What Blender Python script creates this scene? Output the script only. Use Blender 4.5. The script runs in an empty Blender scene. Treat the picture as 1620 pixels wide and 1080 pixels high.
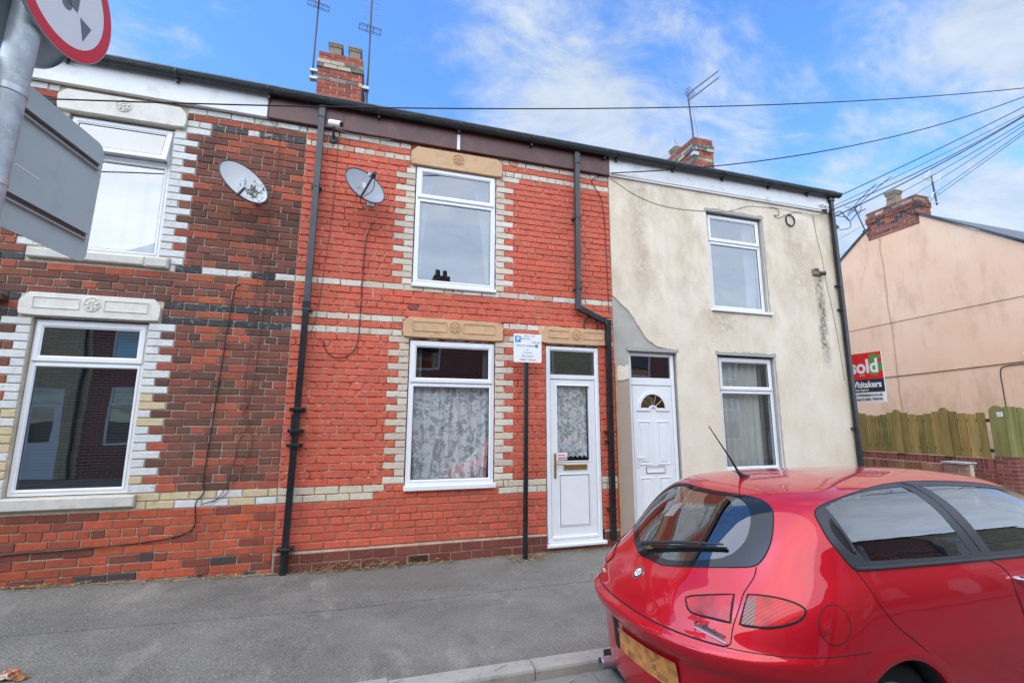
import bpy, bmesh, math, random
import numpy as np
from mathutils import Vector, Matrix
from mathutils.geometry import delaunay_2d_cdt
random.seed(7); np.random.seed(7)
PI = math.pi; R = math.radians
S = bpy.context.scene; COL = S.collection

# ------------------------------------------------------------------ camera
cd = bpy.data.cameras.new('camera'); cam = bpy.data.objects.new('camera', cd); COL.objects.link(cam); S.camera = cam
cd.sensor_width = 36.0; cd.lens = 740.237 / 1620 * 36; cd.clip_end = 3000; cd.clip_start = 0.05
yaw, pit, rol = R(16.940), R(9.514), R(0.136)
fw = Vector((math.sin(yaw)*math.cos(pit), math.cos(yaw)*math.cos(pit), math.sin(pit)))
r0 = Vector((math.cos(yaw), -math.sin(yaw), 0)); u0 = r0.cross(fw)
rr = r0*math.cos(rol) + u0*math.sin(rol); uu = u0*math.cos(rol) - r0*math.sin(rol)
cam.matrix_world = Matrix(((rr.x, uu.x, -fw.x, 0), (rr.y, uu.y, -fw.y, -5.6), (rr.z, uu.z, -fw.z, 1.57), (0, 0, 0, 1)))

# ------------------------------------------------------------------ light
S.view_settings.view_transform = 'Standard'; S.view_settings.look = 'None'; S.view_settings.gamma = 1
S.view_settings.exposure = 2.08
SUN_EL, SUN_AZ = R(50), R(240)        # azimuth clockwise from +y
sd = Vector((math.sin(SUN_AZ)*math.cos(SUN_EL), math.cos(SUN_AZ)*math.cos(SUN_EL), math.sin(SUN_EL)))
sl = bpy.data.lights.new('sun', 'SUN'); sl.energy = .65; sl.angle = R(90); sl.color = (1, .93, .82)
so = bpy.data.objects.new('sun', sl); COL.objects.link(so); so.rotation_euler = sd.to_track_quat('Z', 'Y').to_euler()
W = bpy.data.worlds.new('World'); S.world = W; W.use_nodes = True
nt = W.node_tree; N = nt.nodes; L = nt.links
bg = N['Background']; bg.inputs[1].default_value = 0.15
sk = N.new('ShaderNodeTexSky'); sk.sky_type = 'NISHITA'; sk.sun_disc = False
sk.sun_elevation = SUN_EL; sk.sun_rotation = SUN_AZ; sk.air_density = 1.0; sk.dust_density = .3; sk.ozone_density = 2.5
tc = N.new('ShaderNodeTexCoord'); sp = N.new('ShaderNodeSeparateXYZ'); L.new(tc.outputs['Generated'], sp.inputs[0])
def wm(op, a, b=None, c=None):
    n = N.new('ShaderNodeMath'); n.operation = op
    for i, v in enumerate((a, b, c)):
        if v is None: continue
        if isinstance(v, (int, float)): n.inputs[i].default_value = v
        else: L.new(v, n.inputs[i])
    return n.outputs[0]
zz = wm('MAXIMUM', sp.outputs[2], 0.0); den = wm('ADD', zz, .22)
cb = N.new('ShaderNodeCombineXYZ'); L.new(wm('DIVIDE', sp.outputs[0], den), cb.inputs[0]); L.new(wm('DIVIDE', sp.outputs[1], den), cb.inputs[1])
mp = N.new('ShaderNodeMapping'); mp.inputs['Location'].default_value = (3.4, 1.3, 0); mp.inputs['Scale'].default_value = (.8, 1.25, 1); mp.inputs['Rotation'].default_value = (0, 0, .5)
L.new(cb.outputs[0], mp.inputs[0])
def wnoise(scale, det, rough, dist):
    n = N.new('ShaderNodeTexNoise'); n.inputs['Scale'].default_value = scale; n.inputs['Detail'].default_value = det
    n.inputs['Roughness'].default_value = rough; n.inputs['Distortion'].default_value = dist; L.new(mp.outputs[0], n.inputs[0]); return n.outputs[0]
n1 = wnoise(1.5, 10, .58, .25); n2 = wnoise(5.0, 9, .66, .5)
cl = wm('ADD', wm('MULTIPLY', n1, .8), wm('MULTIPLY', n2, .28))
# more cloud low down to the right (+x) and over the street behind
bias = wm('MULTIPLY', wm('SUBTRACT', sp.outputs[0], sp.outputs[2]), .13)
back = wm('MULTIPLY', wm('MAXIMUM', wm('MULTIPLY', sp.outputs[1], -1), 0), .55)
cl = wm('ADD', wm('ADD', cl, bias), back)
cr = N.new('ShaderNodeMapRange'); cr.interpolation_type = 'SMOOTHSTEP'; cr.inputs[1].default_value = .435; cr.inputs[2].default_value = .59; L.new(cl, cr.inputs[0])
shade = N.new('ShaderNodeMapRange'); L.new(n2, shade.inputs[0]); shade.inputs[1].default_value = .3; shade.inputs[2].default_value = .7
cc = N.new('ShaderNodeMix'); cc.data_type = 'RGBA'; L.new(shade.outputs[0], cc.inputs[0])
cc.inputs[6].default_value = (.84, 1.02, 1.25, 1); cc.inputs[7].default_value = (1.32, 1.42, 1.52, 1)
skt = N.new('ShaderNodeMix'); skt.data_type = 'RGBA'; skt.blend_type = 'MULTIPLY'; skt.inputs[0].default_value = 1
L.new(sk.outputs[0], skt.inputs[6]); skt.inputs[7].default_value = (.31, .46, .62, 1)
mx = N.new('ShaderNodeMix'); mx.data_type = 'RGBA'; L.new(wm('MULTIPLY', cr.outputs[0], .88), mx.inputs[0]); L.new(skt.outputs[2], mx.inputs[6]); L.new(cc.outputs[2], mx.inputs[7])
bk = N.new('ShaderNodeVectorMath'); bk.operation = 'SCALE'; L.new(mx.outputs[2], bk.inputs[0])
# added gain: brightens the sky behind the camera for reflections and fill light
L.new(wm('ADD', 1.0, wm('MULTIPLY', wm('MAXIMUM', wm('ADD', wm('MULTIPLY', sp.outputs[1], -1), .25), 0), 1.75)), bk.inputs['Scale']); L.new(bk.outputs[0], bg.inputs[0])
S.cycles.max_bounces = 8; S.cycles.transparent_max_bounces = 16

# ------------------------------------------------------------------ materials
M = {}
def tree(name):
    m = bpy.data.materials.new(name); m.use_nodes = True; M[name] = m
    return m, m.node_tree.nodes, m.node_tree.links, m.node_tree.nodes['Principled BSDF']
class G:            # tiny node-graph helper
    def __init__(s, name):
        s.m, s.N, s.L, s.b = tree(name); s.co = s.N.new('ShaderNodeTexCoord').outputs['Object']
        s.geo = s.N.new('ShaderNodeNewGeometry').outputs['Position']
    def put(s, sock, v):
        if isinstance(v, bpy.types.NodeSocket): s.L.new(v, sock)
        elif v is not None:
            if sock.type == 'RGBA' and len(v) == 3: v = (*v, 1)
            sock.default_value = v
    def map(s, v, scale=(1, 1, 1), loc=(0, 0, 0)):
        n = s.N.new('ShaderNodeMapping'); s.put(n.inputs[0], v); n.inputs['Scale'].default_value = scale; n.inputs['Location'].default_value = loc; return n.outputs[0]
    def noise(s, scale, det=4, rough=.55, v=None, dist=0):
        n = s.N.new('ShaderNodeTexNoise'); s.put(n.inputs['Vector'], v or s.geo); n.inputs['Scale'].default_value = scale
        n.inputs['Detail'].default_value = det; n.inputs['Roughness'].default_value = rough; n.inputs['Distortion'].default_value = dist; return n.outputs[0]
    def voro(s, scale, v=None, feat='F1', out=0):
        n = s.N.new('ShaderNodeTexVoronoi'); n.feature = feat; s.put(n.inputs['Vector'], v or s.geo); n.inputs['Scale'].default_value = scale; return n.outputs[out]
    def math(s, op, a, b=None, c=None):
        n = s.N.new('ShaderNodeMath'); n.operation = op
        for i, v in enumerate((a, b, c)):
            if v is not None: s.put(n.inputs[i], v)
        return n.outputs[0]
    def rng(s, v, a, b, c=0., d=1.):
        n = s.N.new('ShaderNodeMapRange'); s.put(n.inputs[0], v)
        for i, q in enumerate((a, b, c, d)): n.inputs[i+1].default_value = q
        return n.outputs[0]
    def mix(s, f, a, b, mode='MIX'):
        n = s.N.new('ShaderNodeMix'); n.data_type = 'RGBA'; n.blend_type = mode; s.put(n.inputs[0], f); s.put(n.inputs[6], a); s.put(n.inputs[7], b); return n.outputs[2]
    def sep(s, v):
        n = s.N.new('ShaderNodeSeparateXYZ'); s.put(n.inputs[0], v); return n.outputs
    def attr(s, name='col'):
        n = s.N.new('ShaderNodeAttribute'); n.attribute_name = name; return n.outputs
    def out(s, col=None, rough=None, metal=None, bump=None, bs=.3, bd=.01, alpha=None, spec=None, coat=None):
        b = s.b
        if col is not None: s.put(b.inputs['Base Color'], col)
        if rough is not None: s.put(b.inputs['Roughness'], rough)
        if metal is not None: s.put(b.inputs['Metallic'], metal)
        if alpha is not None: s.put(b.inputs['Alpha'], alpha)
        if spec is not None: s.put(b.inputs['Specular IOR Level'], spec)
        if coat is not None: b.inputs['Coat Weight'].default_value = coat; b.inputs['Coat Roughness'].default_value = .03
        if bump is not None:
            n = s.N.new('ShaderNodeBump'); n.inputs['Strength'].default_value = bs; n.inputs['Distance'].default_value = bd
            s.put(n.inputs['Height'], bump); s.L.new(n.outputs[0], b.inputs['Normal'])
        return s.m
def simple(name, col, rough=.5, metal=0., var=.12, ns=6, dirt=None, bs=.1, coat=None, spec=None):
    g = G(name); n = g.noise(ns, 5, .6)
    lo = tuple(c*(1-var) for c in col); hi = tuple(min(1, c*(1+var)) for c in col)
    c = g.mix(g.rng(n, .3, .7), lo, hi)
    if dirt:
        c = g.mix(g.math('MULTIPLY', g.rng(g.noise(ns*2.3, 8, .7), .52, .72), dirt[3]), c, dirt[:3])
    g.out(c, rough, metal, bump=g.noise(60, 3), bs=bs, bd=.002, coat=coat, spec=spec); return g.m
# bricks
def brickmat(name, peel, plo, phi, pstr, fine, rough=.85, dark=.25, grime=.30):
    g = G(name); a = g.attr()[0]
    n = g.noise(14, 6, .7); c = g.mix(g.math('MULTIPLY', g.rng(n, .35, .75), dark), a, (.05, .03, .025), 'MIX')
    c = g.mix(g.rng(g.noise(55, 4, .7), .45, .8, 0, .3), c, g.mix(.25, a, (.9, .7, .5)), 'MIX')
    f = g.math('MULTIPLY', g.rng(g.noise(fine, 9, .78, dist=.3), plo, phi), pstr)
    big = g.rng(g.noise(1.3, 3, .5), .38, .62)
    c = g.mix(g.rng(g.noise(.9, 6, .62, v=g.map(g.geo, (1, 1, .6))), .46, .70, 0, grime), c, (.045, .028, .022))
    c = g.mix(g.math('MULTIPLY', f, g.math('ADD', g.math('MULTIPLY', big, .75), .25)), c, peel)
    h = g.math('ADD', g.noise(45, 6, .75), g.math('MULTIPLY', g.noise(9, 4), .8))
    g.out(c, rough, 0, bump=h, bs=.9, bd=.010); return g.m
brickmat('red_painted_brick', (.76, .52, .38), .565, .635, .7, 22, .62, .2, .14)
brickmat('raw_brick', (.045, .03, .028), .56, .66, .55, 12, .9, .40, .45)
brickmat('cream_brick', (.16, .13, .10), .57, .61, .85, 34, .75, .2, .12)
brickmat('white_brick', (.42, .29, .15), .535, .60, .8, 13, .7, .16, .10)
brickmat('black_brick', (.55, .54, .50), .56, .60, .9, 16, .7, .1)
brickmat('tile_brick', (.30, .20, .15), .62, .7, .5, 20, .4, .2)
def mortar(name, a, b, scale=7):
    g = G(name); c = g.mix(g.rng(g.noise(scale, 6, .65), .42, .58), a, b); c = g.mix(g.rng(g.noise(40, 5, .7), .5, .75, 0, .5), c, (.1, .08, .07))
    g.out(c, .95, 0, bump=g.noise(90, 4, .7), bs=.6, bd=.004); return g.m
mortar('mortar_grey', (.50, .42, .30), (.60, .52, .40)); mortar('mortar_red', (.34, .05, .03), (.74, .56, .42), 12); mortar('mortar_beige', (.46, .33, .22), (.38, .24, .16))
# stone
def stone(name, col, dirt, k=.5):
    g = G(name); n = g.noise(5, 7, .65, dist=.4); c = g.mix(g.rng(n, .3, .7), tuple(x*.82 for x in col), col)
    c = g.mix(g.math('MULTIPLY', g.rng(g.noise(13, 8, .75), .52, .7), k), c, dirt)
    g.out(c, .85, 0, bump=g.math('ADD', g.noise(30, 7, .7), g.noise(120, 3)), bs=.4, bd=.006); return g.m
stone('sandstone', (.68, .43, .24), (.38, .20, .10), .6); stone('white_stone', (.80, .75, .66), (.52, .43, .31), .5); stone('grey_stone', (.42, .41, .37), (.22, .20, .17), .5)
stone('pale_sill', (.66, .62, .54), (.36, .31, .24), .5); stone('chimney_pot_clay', (.25, .19, .13), (.09, .07, .055), .7)
# pebble render with stains
def render_mat():
    g = G('pebble_render'); x, y, z = g.sep(g.geo)
    base = g.mix(g.rng(g.noise(1.1, 5, .6), .35, .65), (.80, .67, .50), (.89, .79, .64))
    blot = g.rng(g.noise(2.6, 8, .68, v=g.map(g.geo, (1, 1, .6))), .43, .66, 0, .85)
    up = g.rng(z, 1.6, 4.4, .30, 1.)
    c = g.mix(g.math('MULTIPLY', blot, up), base, (.60, .47, .32))
    def streak(cx, w, z0, z1, wob, col, c, k):
        wv = g.math('MULTIPLY', g.math('SUBTRACT', g.noise(2.2, 3, .5), .5), wob)
        d = g.math('ABSOLUTE', g.math('ADD', g.math('SUBTRACT', x, cx), wv)); f = g.rng(d, w, w*.25, 0, 1)
        f = g.math('MULTIPLY', f, g.rng(z, z0, z0+.35)); f = g.math('MULTIPLY', f, g.rng(z, z1, z1-.03))
        f = g.math('MULTIPLY', f, g.rng(g.noise(16, 7, .75), .36, .6)); return g.mix(g.math('MULTIPLY', f, k), c, col)
    c = streak(6.93, .12, 2.35, 3.86, .12, (.085, .08, .065), c, .95)
    c = streak(3.62, .20, 3.3, 4.95, .3, (.40, .29, .17), c, .55)
    c = streak(6.55, .34, 3.4, 4.85, .3, (.42, .33, .21), c, .45)
    c = streak(7.33, .10, 3.9, 5.0, .1, (.30, .22, .13), c, .7)
    c = streak(5.0, .5, 2.62, 3.2, .4, (.40, .30, .19), c, .6)
    c = g.mix(g.math('MULTIPLY', g.rng(g.voro(17), .10, .06), g.rng(g.noise(3, 3), .52, .6)), c, (.16, .12, .08))
    c = g.mix(g.rng(g.noise(80, 6, .8), .42, .70, 0, .36), c, (.42, .34, .25))
    h = g.math('ADD', g.voro(95), g.math('MULTIPLY', g.noise(35, 6, .7), 1.2))
    g.out(c, .95, 0, bump=h, bs=.6, bd=.008)
render_mat()
def cement():
    g = G('bare_cement'); x, y, z = g.sep(g.geo)
    c = g.mix(g.rng(g.noise(3, 6, .6), .35, .65), (.36, .34, .29), (.46, .43, .37)); c = g.mix(g.rng(z, 2.16, 2.10), c, g.mix(g.noise(4, 3), (.44, .34, .27), (.36, .27, .21)))
    g.out(c, .9, 0, bump=g.noise(20, 6, .7), bs=.4, bd=.008)
cement()
def peach():
    g = G('peach_render'); c = g.mix(g.rng(g.noise(.7, 6, .6), .35, .65), (.78, .475, .29), (.83, .555, .37))
    st = g.rng(g.noise(2.2, 7, .7, v=g.map(g.geo, (1, 1, .35))), .5, .72, 0, .5); c = g.mix(st, c, (.46, .25, .14))
    c = g.mix(g.rng(g.noise(30, 6, .75), .5, .8, 0, .3), c, (.5, .3, .2))
    x, y, z = g.sep(g.geo)
    d = g.math('ABSOLUTE', g.math('SUBTRACT', y, g.math('ADD', 3.35, g.math('MULTIPLY', g.noise(2, 3), .1))))
    c = g.mix(g.math('MULTIPLY', g.rng(d, .035, .01), .55), c, (.36, .17, .09))
    g.out(c, .9, 0, bump=g.noise(40, 6, .7), bs=.4, bd=.01)
peach()
def tarmac(name, base, hi, bumpd=.006):
    g = G(name); c = g.mix(g.rng(g.noise(1.2, 7, .65), .36, .64), base, hi); c = g.mix(g.rng(g.noise(.55, 4, .6, v=g.map(g.geo, (.5, 1.4, 1))), .5, .62, 0, .38), c, tuple(q*.52 for q in base)); c = g.mix(g.rng(g.noise(2.1, 7, .7, v=g.map(g.geo, (1, .45, 1), (3, 7, 0))), .56, .70, 0, .55), c, tuple(min(.4, q*1.7) for q in hi))
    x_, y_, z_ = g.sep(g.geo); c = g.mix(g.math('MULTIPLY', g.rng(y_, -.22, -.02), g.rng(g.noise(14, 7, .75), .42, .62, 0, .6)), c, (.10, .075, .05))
    c = g.mix(g.rng(g.noise(95, 3, .8), .54, .68, 0, .85), c, (.46, .43, .36)); c = g.mix(g.rng(g.noise(80, 3, .8), .47, .36, 0, .75), c, (.025, .025, .022))
    c = g.mix(g.rng(g.noise(3.1, 7, .7, dist=.5), .55, .66, 0, .3), c, (.07, .065, .06))
    g.out(c, .9, 0, bump=g.math('ADD', g.noise(150, 4, .8), g.math('MULTIPLY', g.noise(12, 4), 1.2)), bs=.5, bd=bumpd)
tarmac('pavement_tarmac', (.14, .124, .098), (.215, .194, .155)); tarmac('road_tarmac', (.09, .09, .085), (.13, .128, .12)); tarmac('patch_tarmac', (.145, .13, .105), (.185, .168, .138))
tarmac('ground_earth', (.10, .095, .08), (.14, .13, .11))
stone('kerb_concrete', (.40, .37, .31), (.17, .155, .13), .75); stone('channel_concrete', (.27, .25, .21), (.12, .11, .09), .7)
# white plastics, paint
simple('upvc', (.80, .80, .80), .28, var=.03, ns=3, dirt=(.45, .43, .40, .12), bs=.02)
simple('upvc_shadow', (.10, .10, .10), .6); simple('fascia_white', (.74, .73, .71), .45, var=.05, ns=2, dirt=(.38, .35, .31, .5), bs=.05)
simple('fascia_brown', (.10, .034, .026), .38, var=.25, ns=2, dirt=(.2, .11, .10, .5), bs=.05)
simple('black_plastic', (.013, .014, .016), .25, var=.2, dirt=(.06, .06, .06, .4)); simple('grey_plastic', (.045, .047, .05), .38, var=.2, dirt=(.12, .12, .11, .5))
simple('slate_gutter', (.03, .037, .04), .42, var=.3, dirt=(.13, .13, .11, .6)); simple('rubber', (.02, .02, .02), .8); simple('cable_black', (.012, .012, .012), .55); simple('cable_grey', (.20, .17, .15), .6)
simple('cable_red', (.13, .05, .04), .6)
simple('galvanised', (.44, .47, .49), .5, .35, var=.22, ns=16, dirt=(.68, .70, .72, .6), bs=.1); simple('sign_back', (.45, .53, .53), .5, .05, var=.05, ns=3, dirt=(.25, .28, .28, .25), bs=.03)
simple('channel_alloy', (.55, .56, .56), .35, .6); simple('sign_white', (.82, .82, .82), .35, var=.02); simple('sign_red', (.70, .015, .02), .35, var=.05); simple('sign_grey', (.16, .17, .18), .45)
simple('sign_green', (.05, .32, .06), .45, var=.05); simple('sign_navy', (.012, .02, .06), .45, var=.05); simple('sign_blue', (.05, .26, .60), .4); simple('sign_text', (.10, .10, .12), .6); simple('text_pale', (.33, .33, .36), .6)
simple('text_red', (.62, .20, .18), .6)
simple('dish_white', (.62, .62, .61), .4, var=.06, ns=5, dirt=(.42, .40, .38, .3)); simple('dish_grey', (.34, .35, .38), .42, var=.08, ns=5, dirt=(.48, .46, .43, .4))
simple('lichen', (.075, .075, .045), .95, var=.4, ns=40); simple('rust', (.30, .13, .05), .9, var=.4, ns=30); simple('brass', (.42, .30, .10), .35, .8, var=.2)
simple('slate', (.10, .105, .115), .6, var=.25, ns=4, dirt=(.2, .19, .16, .4)); simple('aluminium', (.42, .42, .43), .4, .7); simple('dark_steel', (.06, .06, .065), .5, .3)
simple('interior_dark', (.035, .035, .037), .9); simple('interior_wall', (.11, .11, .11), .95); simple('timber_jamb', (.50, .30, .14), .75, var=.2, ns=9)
simple('terracotta_vent', (.16, .07, .05), .8, var=.2); simple('vent_hole', (.01, .01, .01), .9)
simple('dead_leaf', (.34, .19, .07), .9, var=.5, ns=60); simple('green_leaf', (.20, .22, .04), .8, var=.4, ns=60); simple('straw', (.46, .40, .28), .9, var=.2)
simple('drape', (.66, .66, .62), .9, var=.08, ns=3)
def fence_wood():
    g = G('fence_timber'); a = g.attr()[0]; n = g.noise(9, 6, .6, v=g.map(g.geo, (1, 1, .12)))
    c = g.mix(g.rng(n, .35, .7), a, g.mix(.55, a, (.05, .045, .01))); c = g.mix(g.rng(g.noise(3, 5, .6), .5, .7, 0, .4), c, (.28, .25, .06)); g.out(c, .85, 0, bump=n, bs=.3, bd=.004)
fence_wood()
# glass
def glass(name, tint, refl, base, rough=0.0, ripple=0.):
    m, n, l, b = tree(name); n.remove(b); o = n['Material Output']
    t = n.new('ShaderNodeBsdfTransparent'); t.inputs[0].default_value = (*tint, 1)
    g = n.new('ShaderNodeBsdfGlossy'); g.inputs['Roughness'].default_value = rough
    if ripple:
        tx = n.new('ShaderNodeNewGeometry'); no = n.new('ShaderNodeTexNoise'); no.inputs['Scale'].default_value = 1.6; no.inputs['Detail'].default_value = 1
        bu = n.new('ShaderNodeBump'); bu.inputs['Strength'].default_value = ripple; bu.inputs['Distance'].default_value = .02
        l.new(tx.outputs['Position'], no.inputs['Vector']); l.new(no.outputs[0], bu.inputs['Height']); l.new(bu.outputs[0], g.inputs['Normal'])
    f = n.new('ShaderNodeLayerWeight'); f.inputs[0].default_value = .5
    r = n.new('ShaderNodeMapRange'); r.inputs[1].default_value = 0; r.inputs[2].default_value = 1; r.inputs[3].default_value = base; r.inputs[4].default_value = refl
    p = n.new('ShaderNodeMath'); p.operation = 'POWER'; p.inputs[1].default_value = 2.2; l.new(f.outputs['Facing'], p.inputs[0])
    mx = n.new('ShaderNodeMixShader'); l.new(p.outputs[0], r.inputs[0]); l.new(r.outputs[0], mx.inputs[0]); l.new(t.outputs[0], mx.inputs[1]); l.new(g.outputs[0], mx.inputs[2]); l.new(mx.outputs[0], o.inputs[0])
glass('window_glass', (.90, .92, .92), .9, .26, 0, .12); glass('dark_glass', (.5, .52, .52), .9, .33, 0, .10); glass('car_glass', (.55, .62, .60), .95, .16); glass('car_side_glass', (.62, .68, .66), .95, .15)
# lace
def lace(name, scale, k):
    g = G(name); v = g.voro(scale, feat='SMOOTH_F1'); fl = g.rng(g.noise(scale*.55, 5, .7, dist=1.2), .44, .50)
    mesh_ = g.rng(g.voro(scale*5), .25, .5, .5, .9)
    a = g.math('MAXIMUM', g.math('MULTIPLY', fl, .95), g.math('MULTIPLY', mesh_, k)); a = g.math('MAXIMUM', a, g.rng(v, .28, .16, 0, .9))
    g.out((.95, .96, .95), .9, 0, alpha=a)
lace('lace', 17, .62); lace('door_lace', 26, .55)
simple('net_curtain', (.62, .64, .66), .9, var=.05)
M['net_curtain'].node_tree.nodes['Principled BSDF'].inputs['Alpha'].default_value = .33
def blind():
    g = G('blind_slats'); x, y, z = g.sep(g.geo); w = g.math('FRACT', g.math('MULTIPLY', z, 32)); c = g.mix(g.rng(w, .25, .5), (.10, .10, .10), (.02, .02, .02)); g.out(c, .7)
blind()
# car
g = G('car_paint'); fl_ = g.noise(900, 1)
c_ = g.mix(g.rng(fl_, .4, .6), (.46, .004, .012), (.58, .006, .018)); g.out(c_, .45, .35, coat=1.0, spec=.1); M['car_paint'].node_tree.nodes['Principled BSDF'].inputs['Coat Roughness'].default_value = .015; M['car_paint'].node_tree.nodes['Principled BSDF'].inputs['Coat IOR'].default_value = 1.55
simple('seam_black', (.008, .004, .005), .7); simple('car_trim', (.03, .03, .033), .42, var=.1); simple('gloss_black', (.012, .013, .015), .06, var=.05, bs=0); simple('chrome', (.75, .75, .76), .12, .95, var=.02, bs=0)
simple('seat_cloth', (.05, .052, .058), .85, var=.15); simple('alloy', (.45, .46, .48), .3, .8)
def lens(name, a, b, stripes):
    g = G(name); x, y, z = g.sep(g.geo); s_ = g.math('FRACT', g.math('MULTIPLY', g.math('ADD', y, g.math('MULTIPLY', x, .3)), stripes)); c = g.mix(g.rng(s_, .3, .7), a, b)
    n = g.noise(9, 3); c = g.mix(g.rng(n, .45, .65, 0, .7), c, tuple(q*.35 for q in a)); g.out(c, .16, 0, bump=s_, bs=.15, bd=.002, spec=.5)
lens('lamp_red', (.50, .004, .008), (.66, .012, .016), 110); lens('lamp_clear', (.30, .16, .12), (.14, .035, .035), 130)
def plate():
    g = G('number_plate'); n = g.N.new('ShaderNodeTexWhiteNoise'); q = g.N.new('ShaderNodeVectorMath'); q.operation = 'SNAP'; q.inputs[1].default_value = (.09, .036, .028)
    g.L.new(g.geo, q.inputs[0]); g.L.new(q.outputs[0], n.inputs[0]); c = g.mix(g.rng(n.outputs[0], .35, 1.0), (.62, .24, .06), (.26, .11, .035)); g.out(c, .5)
plate()

# ------------------------------------------------------------------ mesh helpers
class MB:
    def __init__(s): s.v = []; s.f = []; s.mi = []; s.c = []; s.usec = False
    def add(s, vs, fs, mi=0, col=None):
        o = len(s.v); s.v += [tuple(v) for v in vs]; s.f += [tuple(i+o for i in f) for f in fs]; s.mi += [mi]*len(fs)
        if col is not None: s.usec = True
        s.c += [col or (1, 1, 1)]*len(fs); return s
    def box(s, x0, x1, y0, y1, z0, z1, mi=0, col=None, b=0.):
        if b:
            def ring(i, y): return [(x0+i, y, z0+i), (x1-i, y, z0+i), (x1-i, y, z1-i), (x0+i, y, z1-i)]
            vs = ring(b, y0)+ring(0, y0+b)+ring(0, y1-b)+ring(b, y1)
            fs = [(0, 1, 2, 3)]+[(4*k+i, 4*k+4+i, 4*k+4+(i+1) % 4, 4*k+(i+1) % 4) for k in range(3) for i in range(4)]+[(15, 14, 13, 12)]
            return s.add(vs, fs, mi, col)
        vs = [(x, y, z) for x in (x0, x1) for y in (y0, y1) for z in (z0, z1)]
        return s.add(vs, [(0, 1, 3, 2), (4, 6, 7, 5), (0, 4, 5, 1), (2, 3, 7, 6), (0, 2, 6, 4), (1, 5, 7, 3)], mi, col)
    def tube(s, pts, r, n=8, mi=0, caps=True):
        pts = [Vector(p) for p in pts]; rs = r if isinstance(r, (list, tuple)) else [r]*len(pts); vs = []; fs = []
        t0 = (pts[1]-pts[0]).normalized(); a = t0.orthogonal().normalized()
        for i, p in enumerate(pts):
            t = (pts[min(i+1, len(pts)-1)]-pts[max(i-1, 0)]).normalized(); a = (a-t*a.dot(t)).normalized(); b = t.cross(a)
            for k in range(n):
                q = 2*PI*k/n; vs.append(p+(a*math.cos(q)+b*math.sin(q))*rs[i])
        for i in range(len(pts)-1):
            for k in range(n): fs.append((i*n+k, i*n+(k+1) % n, (i+1)*n+(k+1) % n, (i+1)*n+k))
        if caps: fs += [tuple(range(n))[::-1], tuple((len(pts)-1)*n+k for k in range(n))]
        return s.add(vs, fs, mi)
    def prism(s, poly, ax, a, b, mi=0, col=None):   # poly in the two other axes (order xyz without ax)
        def P(p, h): q = list(p); q.insert(ax, h); return tuple(q)
        n = len(poly); vs = [P(p, a) for p in poly]+[P(p, b) for p in poly]
        return s.add(vs, [tuple(range(n))[::-1], tuple(range(n, 2*n))]+[(i, (i+1) % n, n+(i+1) % n, n+i) for i in range(n)], mi, col)
    def build(s, name, mats, parent=None, smooth=False, auto=None):
        me = bpy.data.meshes.new(name); me.from_pydata(s.v, [], s.f)
        for m in (mats if isinstance(mats, (list, tuple)) else [mats]): me.materials.append(M[m])
        me.polygons.foreach_set('material_index', s.mi)
        if s.usec:
            at = me.attributes.new('col', 'FLOAT_COLOR', 'CORNER'); arr = []
            for f, c in zip(s.f, s.c): arr += [*c, 1.]*len(f)
            at.data.foreach_set('color', arr)
        bm = bmesh.new(); bm.from_mesh(me); bmesh.ops.recalc_face_normals(bm, faces=bm.faces); bm.to_mesh(me); bm.free()
        if smooth: me.polygons.foreach_set('use_smooth', [True]*len(me.polygons)); me.set_sharp_from_angle(angle=R(auto or 40))
        o = bpy.data.objects.new(name, me); COL.objects.link(o)
        if parent: o.parent = parent
        return o
def tag(o, label=None, cat=None, group=None, kind=None):
    if label: o['label'] = label
    if cat: o['category'] = cat
    if group: o['group'] = group
    if kind: o['kind'] = kind
    return o
def thing(name, label, cat, group=None): 
    o = bpy.data.objects.new(name, None); COL.objects.link(o); o.empty_display_size = .2; return tag(o, label, cat, group)
def text(s_, size, mat, parent, name, mw, ext=.001, bold=0., align='CENTER', sx=1.):
    cu = bpy.data.curves.new('t', 'FONT'); cu.body = s_; cu.size = size; cu.extrude = ext; cu.align_x = align; cu.offset = bold; cu.resolution_u = 4
    ob = bpy.data.objects.new('t', cu); COL.objects.link(ob); dg = bpy.context.evaluated_depsgraph_get(); me = bpy.data.meshes.new_from_object(ob.evaluated_get(dg))
    bpy.data.objects.remove(ob); me.transform(mw @ Matrix.Diagonal((sx, 1, 1, 1))); me.materials.clear(); me.materials.append(M[mat]); me.name = name
    o = bpy.data.objects.new(name, me); COL.objects.link(o); o.parent = parent; return o
def frame_mat(origin, xa, za):     # local x->xa, y->za, z->normal
    xa = Vector(xa).normalized(); za = Vector(za).normalized(); n = xa.cross(za); return Matrix(((xa.x, za.x, n.x, origin[0]), (xa.y, za.y, n.y, origin[1]), (xa.z, za.z, n.z, origin[2]), (0, 0, 0, 1)))
def sag(a, b, s_, n=24):
    a = Vector(a); b = Vector(b); return [a.lerp(b, i/n)-Vector((0, 0, s_*4*(i/n)*(1-i/n))) for i in range(n+1)]
def smoothpath(pts, n=6):
    P = [Vector(p) for p in pts]; P = [P[0]]+P+[P[-1]]; o = []
    for i in range(1, len(P)-2):
        for k in range(n):
            t = k/n; a, b, c, d = P[i-1:i+3]; o.append(.5*((2*b)+(c-a)*t+(2*a-5*b+4*c-d)*t*t+(3*b-a-3*c+d)*t**3))
    return o+[P[-2]]

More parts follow.
